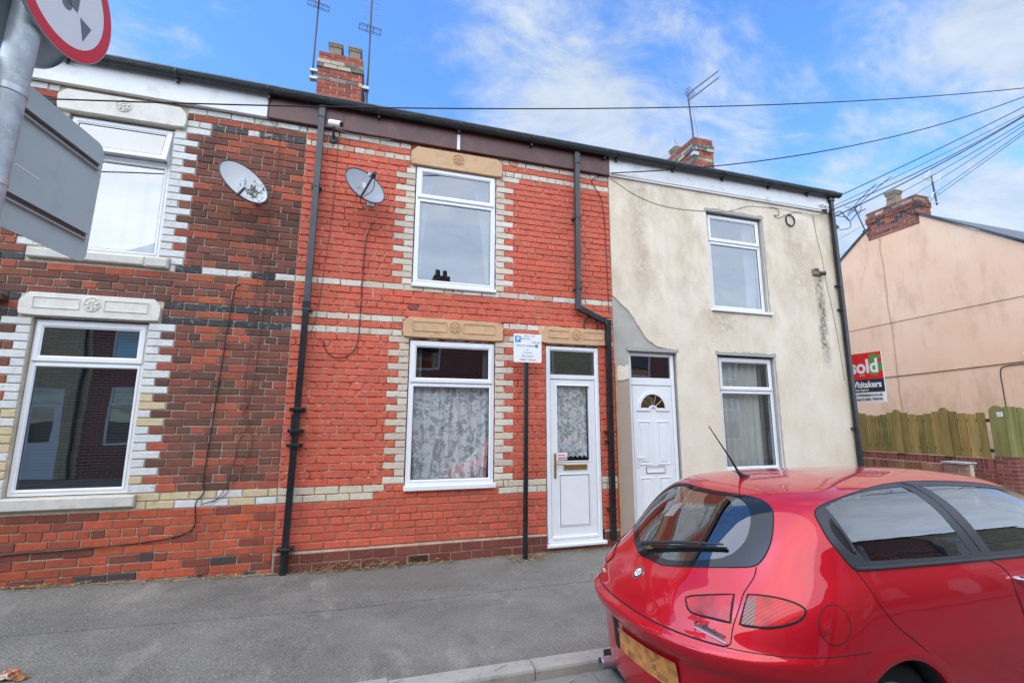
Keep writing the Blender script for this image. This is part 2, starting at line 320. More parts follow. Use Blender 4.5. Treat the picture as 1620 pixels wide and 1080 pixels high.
# ------------------------------------------------------------------ ground
def gz(x, y=0):                                  # pavement level
    return max(0, (-x-.2)*.031) if x > -3.4 else .1
def sheet(name, xs, ys, fz, mat):
    m = MB(); vs = [(x, y, fz(x, y)) for x in xs for y in ys]; n = len(ys)
    m.add(vs, [(i*n+j, (i+1)*n+j, (i+1)*n+j+1, i*n+j+1) for i in range(len(xs)-1) for j in range(n-1)]); return tag(m.build(name, mat, smooth=True), kind='structure')
b_ = -300
g_ = MB(); g_.add([(-300, -300, -.13), (300, -300, -.13), (300, 300, -.13), (-300, 300, -.13)], [(0, 1, 2, 3)]); tag(g_.build('ground', 'ground_earth'), kind='structure')
g_ = MB(); g_.add([(-60, -7.3, -.10), (60, -7.3, -.10), (60, -2.70, -.085), (-60, -2.70, -.085)], [(0, 1, 2, 3)]); tag(g_.build('road', 'road_tarmac'), kind='structure')
xs = [-30, -20, -10, -6, -4, -3.4, -2.6, -1.8, -1, -.2, .6, 2, 4, 6, 8.9]
sheet('pavement', xs, [-2.37, -1.8, -1.2, -.6, 0, .3], lambda x, y: gz(x), 'pavement_tarmac')
m_ = MB(); rnd = random.Random(3); pts = []
for i in range(33): x = -4+12.5*i/32; pts.append((x, -.86+.02*math.sin(x*3)+rnd.uniform(-.01, .01), -1.12+.012*x+rnd.uniform(-.01, .01)))
for (x, a, b), (x2, a2, b2) in zip(pts, pts[1:]):
    m_.add([(x, b, gz(x)+.004), (x2, b2, gz(x2)+.004), (x2, a2, gz(x2)+.004), (x, a, gz(x)+.004), (x, b, gz(x)-.01), (x2, b2, gz(x2)-.01), (x, a, gz(x)-.01), (x2, a2, gz(x2)-.01)], [(0, 1, 2, 3), (0, 1, 5, 4), (2, 3, 6, 7)])
tag(m_.build('pavement_repair_strip', 'patch_tarmac'), kind='structure')
m_ = MB(); x = -30.
while x < 8.5:
    w = .915; z = max(gz(x), gz(x+w)); j = rnd.uniform(-.003, .003)
    y0, y1 = -2.486+j, -2.362
    z1 = z+.004+rnd.uniform(-.003, .003)
    prof = [(y0, -.14), (y0, z1-.022), (y0+.006, z1-.008), (y0+.02, z1), (y1, z1), (y1, -.14)]
    m_.prism(prof, 0, x+.003, x+w-.003); x += w
tag(m_.build('kerb', 'kerb_concrete'), kind='structure')
m_ = MB(); x = -30.3
while x < 8.5: m_.box(x+.003, x+.6-.003, -2.70, -2.489, -.14, -.07+rnd.uniform(-.002, .002)); x += .6
tag(m_.build('drainage_channel', 'channel_concrete'), kind='structure')
m_ = MB(); m_.box(-60, 60, -10.0, -7.3, -.14, .0); tag(m_.build('far_pavement', 'pavement_tarmac'), kind='structure')

# ------------------------------------------------------------------ brick wall builder
C = .0802; ZK = .738                              # course pitch, centre of course 0
RED = (.66, .105, .046)
def jit(c, a, rn): k = 1+rn.uniform(-a, a); return tuple(min(.9, max(.004, q*k*(1+rn.uniform(-a*.35, a*.35)))) for q in c)
def brick(m, x0, x1, z0, z1, mi, col, rn, proud=0., depth=.02):
    j = lambda: rn.uniform(-.0026, .0026)
    y = -proud+rn.uniform(-.0035, .002); i = .0045
    P = [(x0+j(), z0+j()), (x1+j(), z0+j()), (x1+j(), z1+j()), (x0+j(), z1+j())]
    I = [(P[0][0]+i, P[0][1]+i), (P[1][0]-i, P[1][1]+i), (P[2][0]-i, P[2][1]-i), (P[3][0]+i, P[3][1]-i)]
    vs = [(a, y, b) for a, b in I]+[(a, y+.004, b) for a, b in P]+[(a, y+depth, b) for a, b in P]
    m.add(vs, [(0, 1, 2, 3)]+[(4*k+q, 4*k+4+q, 4*k+4+(q+1) % 4, 4*k+(q+1) % 4) for k in range(2) for q in range(4)], mi, col)
BM = ['red_painted_brick', 'raw_brick', 'cream_brick', 'white_brick', 'black_brick', 'tile_brick', 'mortar_grey', 'mortar_red', 'mortar_beige']
def wall(parent, X0, X1, openings, stones, style, krange, seed, mort, quoin=None):
    """openings: (x0,x1,z0,z1,[quoin half]); stones: blocked rects"""
    rn = random.Random(seed); m = MB()
    L1, H1, J = .2405, .1175, .011
    for k in range(*krange):
        zc = ZK+k*C; z0 = zc-C/2+J/2; z1 = zc+C/2-J/2
        cuts = []
        for o in openings+stones:
            if o[2] < zc+.02 and o[3] > zc-.02: cuts.append((o[0], o[1], o in openings and len(o) > 4))
        cuts.sort(); segs = []; x = X0; ql = False
        for a, b, q in cuts:
            if a > x+.02: segs.append((x, a, ql, q))
            x = max(x, b); ql = q
        if X1 > x+.02: segs.append((x, X1, ql, False))
        header = (k % 6 == 3)
        for a, b, ql, qr in segs:
            items = []; lo, hi = a, b; long_ = (k % 2 == 0)
            if ql: w = L1 if long_ else H1; items.append((lo, min(hi, lo+w), True)); lo += w
            if qr and hi-lo > .05: w = L1 if long_ else H1; items.append((max(lo, hi-w), hi, True)); hi -= w
            P = H1+.003 if header else L1
            off = (k % 2)*.12+(.06 if header else 0); x = lo; e = X0+off+math.floor((lo-X0-off)/P+1)*P
            while x < hi-.015:
                e2 = min(e+rn.uniform(-.006, .006), hi)
                if hi-e2 < .05: e2 = hi
                if e2-x < .045: e += P; continue
                if not header and rn.random() < .05 and e2-x > .2: items.append((x, x+.118, False)); x += .118
                items.append((x, e2, False)); x = e2; e += P
            for xa, xb, q in items:
                if xb-xa < .03: continue
                mi, col, pr = style((xa+xb)/2, k, q, rn)
                if mi is None: continue
                brick(m, xa+J/2, xb-J/2, z0+rn.uniform(-.001, .001), z1+rn.uniform(-.001, .001), mi, col, rn, pr)
    # mortar backing in strips between openings
    zb, zt = ZK+(krange[0]-.5)*C, ZK+(krange[1]-.5)*C
    xs_ = sorted({X0, X1, *[q for o in openings for q in o[:2]]}); zs_ = sorted({zb, zt, *[min(max(q, zb), zt) for o in openings for q in o[2:4]]})
    for xa, xb in zip(xs_, xs_[1:]):
        for za, zb_ in zip(zs_, zs_[1:]):
            cx, cz = (xa+xb)/2, (za+zb_)/2
            if any(o[0] < cx < o[1] and o[2] < cz < o[3] for o in openings): continue
            m.add([(xa, .0125, za), (xb, .0125, za), (xb, .0125, zb_), (xa, .0125, zb_)], [(0, 1, 2, 3)], mort(cx, cz))
    for o in openings:                            # reveals
        x0, x1, z0, z1 = o[:4]; d = .12; mm = mort((x0+x1)/2, z0)
        m.add([(x0, .0125, z0), (x0, d, z0), (x0, d, z1), (x0, .0125, z1)], [(0, 1, 2, 3)], mm); m.add([(x1, .0125, z0), (x1, d, z0), (x1, d, z1), (x1, .0125, z1)], [(0, 1, 2, 3)], mm)
        m.add([(x0, .0125, z0), (x1, .0125, z0), (x1, d, z0), (x0, d, z0)], [(0, 1, 2, 3)], mm); m.add([(x0, .0125, z1), (x1, .0125, z1), (x1, d, z1), (x0, d, z1)], [(0, 1, 2, 3)], mm)
    me = m.build('wall', BM, parent); return me

# ------------------------------------------------------------------ windows and doors
def ringframe(m, x0, x1, z0, z1, w, y0, y1, mi=0):
    """picture frame with bevelled inner lip"""
    a = [(x0, z0), (x1, z0), (x1, z1), (x0, z1)]
    def inset(d): return [(x0+d, z0+d), (x1-d, z0+d), (x1-d, z1-d), (x0+d, z1-d)]
    rings = [(a, y1), (a, y0+.004), (inset(.004), y0), (inset(w*.7), y0), (inset(w*.82), y0+.008), (inset(w), y0+.012), (inset(w), y1)]
    vs = [(p[0], y, p[1]) for r_, y in rings for p in r_]
    m.add(vs, [(4*k+i, 4*k+4+i, 4*k+4+(i+1) % 4, 4*k+(i+1) % 4) for k in range(len(rings)-1) for i in range(4)], mi)
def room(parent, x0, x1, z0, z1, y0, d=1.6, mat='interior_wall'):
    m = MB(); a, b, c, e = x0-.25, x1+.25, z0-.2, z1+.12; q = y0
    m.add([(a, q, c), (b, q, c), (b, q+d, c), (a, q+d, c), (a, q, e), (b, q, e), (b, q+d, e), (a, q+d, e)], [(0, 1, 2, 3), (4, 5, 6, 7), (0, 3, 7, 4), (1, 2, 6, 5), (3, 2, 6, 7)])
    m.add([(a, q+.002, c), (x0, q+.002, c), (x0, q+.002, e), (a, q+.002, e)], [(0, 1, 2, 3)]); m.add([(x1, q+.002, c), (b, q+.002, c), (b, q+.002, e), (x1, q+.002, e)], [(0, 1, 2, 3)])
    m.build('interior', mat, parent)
def curtain(parent, x0, x1, z0, z1, y, mat, folds=10, amp=.02, gather=None, n=90, name='curtain', rows=14, seed=1):
    rn = random.Random(seed); m = MB(); vs = []; ph = [rn.uniform(0, 6) for _ in range(4)]
    for j in range(rows+1):
        t = j/rows
        for i in range(n+1):
            s = i/n; x = x0+(x1-x0)*s; z = z0+(z1-z0)*t
            if gather: x = gather(s, t, x)
            yy = y+amp*(math.sin(s*folds*2*PI+ph[0]+.8*math.sin(t*3+ph[1]))+.5*math.sin(s*folds*3.7*PI+ph[2]))*(.6+.4*(1-t))
            vs.append((x, yy, z+(.012*math.sin(s*folds*2*PI) if j == 0 else 0)))
    w = n+1; m.add(vs, [(j*w+i, j*w+i+1, (j+1)*w+i+1, (j+1)*w+i) for j in range(rows) for i in range(n)]); return m.build(name, mat, parent, smooth=True, auto=180)
def window(house, x0, x1, z0, z1, zt, yf, label, sill=True, glassmat='window_glass', tilt=0., fwid=.055):
    """zt = centre of the transom bar; yf = plane of the frame's face"""
    wm_ = MB(); ringframe(wm_, x0, x1, z0, z1, .05, yf, yf+.06)
    wm_.box(x0+.045, x1-.045, yf+.001, yf+.055, zt-.028, zt+.028)
    wn = wm_.build('window', 'upvc', house)
    if label: wn['label'] = label
    # opening top sash
    sm = MB(); ringframe(sm, x0+.022, x1-.022, zt+.015, z1-.022, fwid, -.018, .02)
    sh = sm.build('opening_sash', 'upvc', wn)
    pm = MB(); a, b, c, d = x0+.022+fwid, x1-.022-fwid, zt+.015+fwid, z1-.022-fwid
    pm.add([(a, .0, c), (b, .0, c), (b, .0, d), (a, .0, d)], [(0, 1, 2, 3)])
    ring2 = MB(); ringframe(ring2, a-.001, b+.001, c-.001, d+.001, .006, -.0075, .0)
    if tilt:
        z_ = z1-.022; T = Matrix.Translation((0, yf, z_)) @ Matrix.Rotation(-tilt, 4, 'X') @ Matrix.Translation((0, 0, -z_))
    else: T = Matrix.Translation((0, yf, 0))
    pane = pm.build('pane', glassmat, wn); gk = ring2.build('gasket', 'upvc_shadow', wn)
    for o in (sh, pane, gk): o.data.transform(T)
    # lower fixed light
    lm = MB(); ringframe(lm, x0+.034, x1-.034, z0+.034, zt-.012, .026, yf-.008, yf+.03); lm.build('glazing_bead', 'upvc', wn)
    a, b, c, d = x0+.06, x1-.06, z0+.06, zt-.038
    pm = MB(); pm.add([(a, yf+.012, c), (b, yf+.012, c), (b, yf+.012, d), (a, yf+.012, d)], [(0, 1, 2, 3)]); pm.build('pane', glassmat, wn)
    gk = MB(); ringframe(gk, a-.001, b+.001, c-.001, d+.001, .006, yf+.004, yf+.012); gk.build('gasket', 'upvc_shadow', wn)
    if sill:
        s_ = MB(); s_.box(x0-.012, x1+.012, yf-.045, yf+.05, z0-.045, z0-.001, b=.006); s_.build('sill', 'upvc', wn)
    return wn
def rosette(m, cx, cz, r, y, mi=0):
    for k in range(7):
        a = 2*PI*k/7+.3; px, pz = cx+r*.62*math.cos(a), cz+r*.62*math.sin(a); q = []
        for i in range(10):
            t = 2*PI*i/10; u, v = r*.30*math.cos(t), r*.20*math.sin(t); q.append((px+u*math.cos(a)-v*math.sin(a), pz+u*math.sin(a)+v*math.cos(a)))
        m.prism(q, 1, y-.012, y+.002, mi)
    q = [(cx+r*.2*math.cos(2*PI*i/12), cz+r*.2*math.sin(2*PI*i/12)) for i in range(12)]; m.prism(q, 1, y-.014, y+.002, mi)
    vs = []; n = 28
    for i in range(n):
        a = 2*PI*i/n
        for rr_, yy in ((r*1.02, y+.002), (r*1.05, y-.009), (r*1.14, y-.009), (r*1.18, y+.002)): vs.append((cx+rr_*math.cos(a), yy, cz+rr_*math.sin(a)))
    m.add(vs, [(4*i+k, 4*((i+1) % n)+k, 4*((i+1) % n)+k+1, 4*i+k+1) for i in range(n) for k in range(3)], mi)
def lintel(parent, x0, x1, z0, z1, ox0, ox1, zo, mat, panel=True, label=None, seed=1):
    """carved lintel: chamfered ears, underside chamfer over the opening, rosette"""
    rn = random.Random(seed); ch = .07
    poly = [(ox0-.01, z0), (ox1+.01, z0)]
    outer = [(x1-.012, z0+.005), (x1, z0+.05), (x1+.0, z1-ch*1.1), (x1-ch, z1), (x0+ch, z1), (x0, z1-ch*1.1), (x0, z0+.05), (x0+.012, z0+.005)]
    poly = poly+outer; poly = [(a+rn.uniform(-.003, .003), b+rn.uniform(-.003, .003)) for a, b in poly]
    cx = sum(p[0] for p in poly)/len(poly); cz = (z0+z1)/2
    def ins(k): return [(cx+(p[0]-cx)*(1-k*.6/(x1-x0)*1.2), cz+(p[1]-cz)*(1-k*1.2/(z1-z0))) for p in poly]
    m = MB(); n = len(poly); rings = [(poly, .02), (poly, -.022), (ins(.012), -.032)]
    vs = [(p[0], y, p[1]) for r_, y in rings for p in r_]; m.add(vs, [(k*n+i, (k+1)*n+i, (k+1)*n+(i+1) % n, k*n+(i+1) % n) for k in range(2) for i in range(n)]+[tuple(2*n+i for i in range(n))])
    # chamfered lower edge shown as a sloping groove
    m.add([(ox0+.02, -.0335, z0+.004), (ox1-.02, -.0335, z0+.004), (ox1-.07, -.0335, z0+.045), (ox0+.07, -.0335, z0+.045), (ox0+.035, -.012, z0-.004), (ox1-.035, -.012, z0-.004)], [(0, 1, 5, 4), (3, 2, 1, 0)])
    rosette(m, (x0+x1)/2, (z0+z1)/2+.02, .062, -.032)
    if panel:
        for a, b in ((x0+.11, (x0+x1)/2-.10), ((x0+x1)/2+.10, x1-.11)):
            zz0, zz1 = z0+.075, z1-.045
            for r_ in ((a, b, zz1-.006, zz1), (a, b, zz0, zz0+.006), (a, a+.006, zz0+.007, zz1-.007), (b-.006, b, zz0+.007, zz1-.007)): m.box(r_[0], r_[1], -.040, -.031, r_[2], r_[3])
    o = m.build('lintel', mat, parent)
    if label: o['label'] = label
    return o
def downpipe(parent, pts, w, mat, brackets, knee=None, label=None):
    m = MB()
    for a, b in zip(pts, pts[1:]): m.tube([a, b], w, 4 if mat != 'round' else 12)
    o = m.build('downpipe', mat, parent); 
    return o
def pipe_sq(m, a, b, w):
    a = Vector(a); b = Vector(b); t = (b-a).normalized(); s = Vector((0, 1, 0)); u = t.cross(s).normalized(); vs = []
    for p in (a, b):
        for i, j in ((-1, -1), (1, -1), (1, 1), (-1, 1)): vs.append(p+u*i*w+s*j*w)
    m.add(vs, [(0, 1, 2, 3), (4, 5, 6, 7), (0, 1, 5, 4), (1, 2, 6, 5), (2, 3, 7, 6), (3, 0, 4, 7)])
# ------------------------------------------------------------------ the three terraced houses
def chimney(parent, name, x0, x1, y0, y1, z0, z1, bands, seed, pots, top=.0, dark=0., cols=None):
    rn = random.Random(seed); m = MB(); k = 0; z = z1
    while z > z0:
        a, b = z-.0765, z-.006; ex = .022 if 2 <= k <= 3 else (.0 if k < 2 else 0)
        cols_ = cols or [(.36, .075, .04), (.30, .065, .04), (.22, .055, .04), (.40, .10, .055)]
        mi = 3 if k in bands else 1
        for side in range(4):
            s0, s1 = (x0, x1) if side % 2 == 0 else (y0, y1)
            s = s0-ex+(0 if k % 2 == 0 else -.12)
            while s < s1+ex-.02:
                e = min(s+.228, s1+ex); st = max(s, s0-ex)
                if e-st > .03:
                    c = jit(rn.choice(cols_), .18, rn)
                    if k in bands: c = jit(rn.choice([(.36, .30, .20), (.42, .35, .25), (.10, .09, .075), (.2, .17, .12)]), .12, rn)
                    if rn.random() < dark: c = (.06, .045, .04)
                    d = rn.uniform(-.003, .003); q = .02
                    if side == 0: m.box(st, e-.006, y0-ex+d, y0-ex+.05, a, b, mi, c)
                    elif side == 2: m.box(st, e-.006, y1+ex-.05, y1+ex-d, a, b, mi, c)
                    elif side == 1: m.box(x1+ex-.05, x1+ex-d, max(st, y0-ex+.052), min(e-.006, y1+ex-.052), a, b, mi, c)
                    else: m.box(x0-ex+d, x0-ex+.05, max(st, y0-ex+.052), min(e-.006, y1+ex-.052), a, b, mi, c)
                s += .235
        z -= .0802 if not cols else .082; k += 1
    m.box(x0+.009, x1-.009, y0+.009, y1-.009, z0, z1-.012, 6, (.4, .36, .3))
    ch = m.build(name, BM, parent)
    for (px, py, r, h, w, mat) in pots:
        p = MB(); n = 4; zt = z1
        prof = [(r*1.0, -.02), (r*1.02, .0), (r*.86, h*.35), (r*.82, h*.72), (r*.98, h*.78), (r*1.0, h*.9), (r*1.08, h*.92), (r*1.08, h), (r*.8, h), (r*.75, h*.5)]
        seg = 4 if w else 20; vs = []
        for q, zz_ in prof:
            for i in range(seg):
                a = 2*PI*(i+.5)/seg; kq = q*(1.35 if w else 1); vs.append((px+kq*math.cos(a), py+kq*math.sin(a), zt+zz_))
        p.add(vs, [(j*seg+i, j*seg+(i+1) % seg, (j+1)*seg+(i+1) % seg, (j+1)*seg+i) for j in range(len(prof)-1) for i in range(seg)])
        p.build('chimney_pot', mat, ch, smooth=not w)
    return ch
def gutter(parent, x0, x1, z=5.345, y=-.118, r=.058, br=None):
    m = MB(); n = 9; vs = []
    for x in (x0, x1):
        for rr_ in (r, r-.005):
            for i in range(n):
                a = PI+PI*i/(n-1); vs.append((x, y+rr_*math.cos(a), z+rr_*math.sin(a)*1.05))
    fs = []
    for i in range(n-1): fs += [(i, i+1, 2*n+i+1, 2*n+i), (n+i, 3*n+i, 3*n+i+1, n+i+1)]
    fs += [(0, 2*n, 3*n, n), (n-1, 2*n-1, 4*n-1, 3*n-1)]; m.add(vs, fs)
    m.tube([(x0, y-r, z), (x1, y-r, z)], .006, 6)
    g = m.build('gutter', 'slate_gutter', parent, smooth=True)
    for x in (br or []):
        b = MB(); vs = []
        for rr_ in (r+.003, r+.009):
            for xx in (x-.013, x+.013):
                for i in range(n):
                    a = PI+PI*i/(n-1); vs.append((xx, y+rr_*math.cos(a), z+rr_*math.sin(a)*1.05))
        b.add(vs, [(k+i, k+i+1, k+n+i+1, k+n+i) for k in (0, 2*n) for i in range(n-1)]+[(i, i+1, 2*n+i+1, 2*n+i) for i in range(n-1)]+[(n+i, n+i+1, 3*n+i+1, 3*n+i) for i in range(n-1)])
        b.prism([(y+.01, z-.1), (y+.06, z-.1), (y+.06, z-.03), (y+.01, z-.055)], 0, x-.013, x+.013); b.build('gutter_bracket', 'slate_gutter', g)
    return g
def roof(parent, x0, x1, zr=.62, ridge=3.35, ends=(False, False)):
    m = MB(); rn = random.Random(int(x0*10)+50); y = -.10; row = 0
    while y < ridge:
        y1 = min(y+.26, ridge+.02); za = 5.40+(y+.1)*zr; zb = 5.40+(y1+.1)*zr; x = x0-(.13 if row % 2 else 0)
        while x < x1:
            a, b = max(x, x0)+.002, min(x+.27, x1)-.002
            if b-a > .02:
                d = rn.uniform(0, .004); m.add([(a, y, za+.014+d), (b, y, za+.014+d), (b, y1+.03, zb+.02), (a, y1+.03, zb+.02), (a, y, za), (b, y, za)], [(0, 1, 2, 3), (4, 5, 1, 0)])
            x += .27
        y = y1; row += 1
        if y >= ridge: break
    zt = 5.40+(ridge+.1)*zr
    m.add([(x0, ridge, zt), (x1, ridge, zt), (x1, 2*ridge+.2, 5.4), (x0, 2*ridge+.2, 5.4)], [(0, 1, 2, 3)])
    o = m.build('roof', 'slate', parent)
    r = MB(); r.tube([(x0, ridge, zt+.02), (x1, ridge, zt+.02)], .07, 10); r.build('ridge_tiles', 'chimney_pot_clay', o)
    return o
def shell(parent, x0, x1, gable=None):
    """back, party and gable walls of the house body"""
    m = MB(); yb = 6.9
    m.add([(x0, yb, -.1), (x1, yb, -.1), (x1, yb, 5.4), (x0, yb, 5.4)], [(0, 1, 2, 3)])
    m.build('rear_wall', 'pebble_render', parent)
    if gable:
        g = MB(); g.prism([(.013, -.1), (yb, -.1), (yb, 5.38), (3.35, 5.40+3.45*.62-.03), (.013, 5.36)], 0, x1-.1, x1); g.build('gable_wall', gable, parent)

# --- left house
H1 = thing('terraced_house', 'unpainted dark brick terraced house with white quoins, left of the red painted house', 'house', 'terraced houses across the pavement')
WL = (-3.155, -2.2, .85, 2.55, 1); WU = (-3.15, -2.195, 3.24, 4.745, 1)
def st_left(x, k, q, rn):
    if q or (k == 0 or k == 1):
        c = (.74, .73, .70)
        if (k in (0, 1) and rn.random() < .6) or (q and k < 14 and rn.random() < .45): c = (.66, .52, .30)
        return 3, jit(c, .05, rn), 0
    if k in (23, 25): return 4, jit((.028, .03, .033), .3, rn), 0
    if k == 30: return (4, jit((.028, .03, .033), .3, rn), 0) if rn.random() < .6 else (3, (.7, .68, .63), 0)
    if k == 51: return (4, jit((.04, .042, .045), .3, rn), 0) if rn.random() < .45 else (3, (.68, .66, .6), 0)
    if k == 53: return 3, jit((.7, .68, .62), .06, rn), 0
    if k == 54: return 1, jit((.35, .07, .04), .2, rn), 0
    t = rn.random()
    if k < 0:
        if t < (.10 if k < -5 else .015): return 1, (.07, .048, .045), 0
        if t < .30: return 1, jit((.26, .055, .030), .2, rn), 0
        return 1, jit((.55, .095, .035), .16, rn), 0
    dz_ = math.sin(x*2.3+k*.21)+math.sin(x*5.1-k*.13) < .9; dk = (.62 if dz_ else .3) if 3 < k < 49 else .3
    if t < dk*.5: return 1, jit((.15, .055, .035), .2, rn), 0
    if t < dk*1.3: return 1, jit((.25, .072, .042), .2, rn), 0
    return 1, jit((.40, .088, .045) if dz_ else (.50, .10, .045), .2, rn), 0
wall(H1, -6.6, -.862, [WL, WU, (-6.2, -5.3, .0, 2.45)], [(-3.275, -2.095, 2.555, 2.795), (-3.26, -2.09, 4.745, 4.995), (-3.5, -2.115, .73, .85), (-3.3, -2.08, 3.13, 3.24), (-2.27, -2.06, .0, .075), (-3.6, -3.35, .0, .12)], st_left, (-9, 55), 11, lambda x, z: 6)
shell(H1, -6.6, -.862)
m_ = MB(); m_.box(-3.42, -2.117, -.045, .06, .738, .845, b=.01); m_.build('stone_sill', 'pale_sill', H1)
m_ = MB(); m_.box(-3.28, -2.30, -.04, .06, 3.14, 3.235, b=.012); m_.box(-2.298, -2.085, -.045, .06, 3.13, 3.24, b=.015); m_.build('stone_sill', 'pale_sill', H1)
lintel(H1, -3.27, -2.10, 2.56, 2.79, -3.155, -2.2, 2.55, 'white_stone', seed=3)
lintel(H1, -3.255, -2.092, 4.75, 4.99, -3.15, -2.195, 4.745, 'white_stone', panel=False, seed=4)
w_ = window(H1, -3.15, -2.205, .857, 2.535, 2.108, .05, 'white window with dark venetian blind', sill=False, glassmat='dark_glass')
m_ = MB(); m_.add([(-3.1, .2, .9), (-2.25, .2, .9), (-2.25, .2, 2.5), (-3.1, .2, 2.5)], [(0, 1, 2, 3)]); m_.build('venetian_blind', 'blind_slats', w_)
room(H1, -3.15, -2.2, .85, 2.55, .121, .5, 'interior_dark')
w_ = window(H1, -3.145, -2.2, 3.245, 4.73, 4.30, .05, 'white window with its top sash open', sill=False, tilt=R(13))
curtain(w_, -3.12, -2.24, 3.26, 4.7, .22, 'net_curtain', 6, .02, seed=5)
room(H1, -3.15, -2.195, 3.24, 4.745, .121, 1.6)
dm = MB(); ringframe(dm, -6.19, -5.31, .01, 2.44, .06, .05, .1); dm.box(-6.13, -5.37, .06, .09, .07, 2.38); dm.build('door', 'upvc', H1)
f_ = MB(); f_.box(-6.6, -1.292, -.055, .0, 5.03, 5.325, b=.004); f_.build('fascia', 'fascia_white', H1)
f_ = MB(); f_.box(-6.6, -.862, -.02, .01, 5.25, 5.40); f_.build('soffit', 'interior_dark', H1)
gutter(H1, -6.6, -.87, br=[-5.2, -4.2, -3.2, -2.2, -1.28]); roof(H1, -6.6, -.862)
for x in (-3.5, -2.165):
    m_ = MB(); m_.box(x-.105, x+.105, -.006, .013, .005+(.095 if x < -3 else 0)*0, .075+(.04 if x < -3 else 0), b=.003); vb = m_.build('air_brick', 'terracotta_vent', H1)
    m_ = MB()
    for i in range(9):
        for j in range(3): m_.box(x-.095+i*.021, x-.082+i*.021, -.0075, -.0065, .014+j*.019, .026+j*.019)
    m_.build('air_holes', 'vent_hole', vb)
m_ = MB(); m_.box(-3.75, -3.36, -.11, .01, 2.68, 2.735, b=.01); m_.build('canopy_edge', 'fascia_brown', H1)

# --- centre house
H2 = thing('terraced_house', 'red painted brick terraced house with cream quoins, brown fascia and white half glazed door', 'house', 'terraced houses across the pavement')
OU = (.432, 1.483, 3.185, 4.755, 1); OL = (.432, 1.488, .765, 2.52, 1); OD = (2.157, 2.916, .06, 2.535)
def st_mid(x, k, q, rn):
    cream = jit(rn.choice([(.72, .62, .48), (.76, .68, .56), (.68, .55, .42)]), .06, rn)
    if k in (0, 1) and not (.20 < x < 1.495): return 2, (jit((.72, .62, .45), .06, rn) if x < 1 or rn.random() < .7 else cream), 0
    if k in (0, 1): return 0, jit(RED, .1, rn), 0
    if q and k > 1: return 2, cream, 0
    if k in (23, 25, 30, 51, 53): return 2, (cream if rn.random() < .85 else jit((.68, .36, .24), .08, rn)), 0
    if k < 0: return 0, jit((.66, .105, .048), .12, rn), rn.choice([0, 0, .003]) if k > -6 else .006
    if rn.random() < .005: return 0, jit((.25, .04, .03), .2, rn), 0
    return 0, jit(RED, .09, rn), 0
wall(H2, -.860, 3.148, [OU, OL, OD], [(.36, 1.565, 4.745, 5.005), (.345, 1.59, 2.535, 2.785), (2.07, 3.10, 2.545, 2.775)], st_mid, (-6, 55), 5, lambda x, z: 8 if z < .7 else 7)
shell(H2, -.86, 3.148)
def plinth():
    rn = random.Random(9); m = MB()
    for r_, (za, zb) in enumerate(((-.03, .052), (.060, .115), (.123, .178))):
        za, zb = ((-.06, .0), (.012, .092), (.103, .190))[r_]
        x = -.84-(.12 if r_ % 2 else 0)
        while x < 3.13:
            a, b = max(x, -.84), min(x+.232, 3.14)
            if r_ == 1 and (.50 < (a+b)/2 < .74 or 2.60 < (a+b)/2 < 2.78): x += .243; continue
            if r_ == 2 and a < 2.93 and b > 2.15:
                if a < 2.15-.05: brick(m, a, 2.148, za, zb, 5, jit((.20, .045, .03), .18, rn), rn, .022, .03)
                if b > 2.93+.05: brick(m, 2.932, b, za, zb, 5, jit((.20, .045, .03), .18, rn), rn, .022, .03)
            elif b-a > .03: brick(m, a, b, za, zb, 5, jit((.20, .045, .03), .18, rn), rn, .022, .03)
            x += .243
    m.add([(-.86, .0, -.1), (3.148, .0, -.1), (3.148, -.012, -.1), (-.86, -.012, -.1)], [(0, 1, 2, 3)], 8)
    for xa, xb, zt in ((-.86, 2.15, .194), (2.15, 2.93, .08), (2.93, 3.148, .194)): m.add([(xa, -.013, -.1), (xb, -.013, -.1), (xb, -.013, zt), (xa, -.013, zt)], [(0, 1, 2, 3)], 8)
    for xa, xb in ((-.86, 2.15), (2.93, 3.148)): m.add([(xa, -.020, .193), (xb, -.020, .193), (xb, .009, .216), (xa, .009, .216)], [(0, 1, 2, 3)], 8)
    m.build('plinth', BM, H2)
plinth()
for x in (.62, 2.69):
    m_ = MB(); m_.box(x-.11, x+.11, -.018, -.0, .014, .088, b=.003); vb = m_.build('air_brick', 'terracotta_vent', H2); m_ = MB()
    for j in range(5): m_.box(x-.1, x+.1, -.0195, -.0185, .02+j*.013, .028+j*.013)
    m_.build('air_slots', 'vent_hole', vb)
lintel(H2, .365, 1.56, 4.75, 5.0, .432, 1.483, 4.75, 'sandstone', panel=False, seed=6)
lintel(H2, .35, 1.585, 2.54, 2.78, .432, 1.488, 2.52, 'sandstone', seed=7)
lintel(H2, 2.075, 3.095, 2.55, 2.77, 2.157, 2.916, 2.53, 'sandstone', seed=8)
w_ = window(H2, .442, 1.473, 3.205, 4.745, 4.31, .012, 'white upstairs window with thin side nets')
curtain(w_, .50, .62, 3.25, 4.6, .16, 'net_curtain', 3, .012, gather=lambda s, t, x: .5+s*(.03+.14*t**1.6), seed=2, n=30)
curtain(w_, 1.26, 1.42, 3.25, 4.6, .16, 'net_curtain', 3, .012, gather=lambda s, t, x: 1.42-(1-s)*(.03+.17*t**1.6), seed=3, n=30)
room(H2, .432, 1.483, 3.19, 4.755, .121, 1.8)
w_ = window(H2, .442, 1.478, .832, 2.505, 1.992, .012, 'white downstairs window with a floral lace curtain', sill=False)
m_ = MB(); m_.box(.425, 1.495, -.05, .05, .778, .8315, b=.006); m_.build('sill', 'upvc', w_)
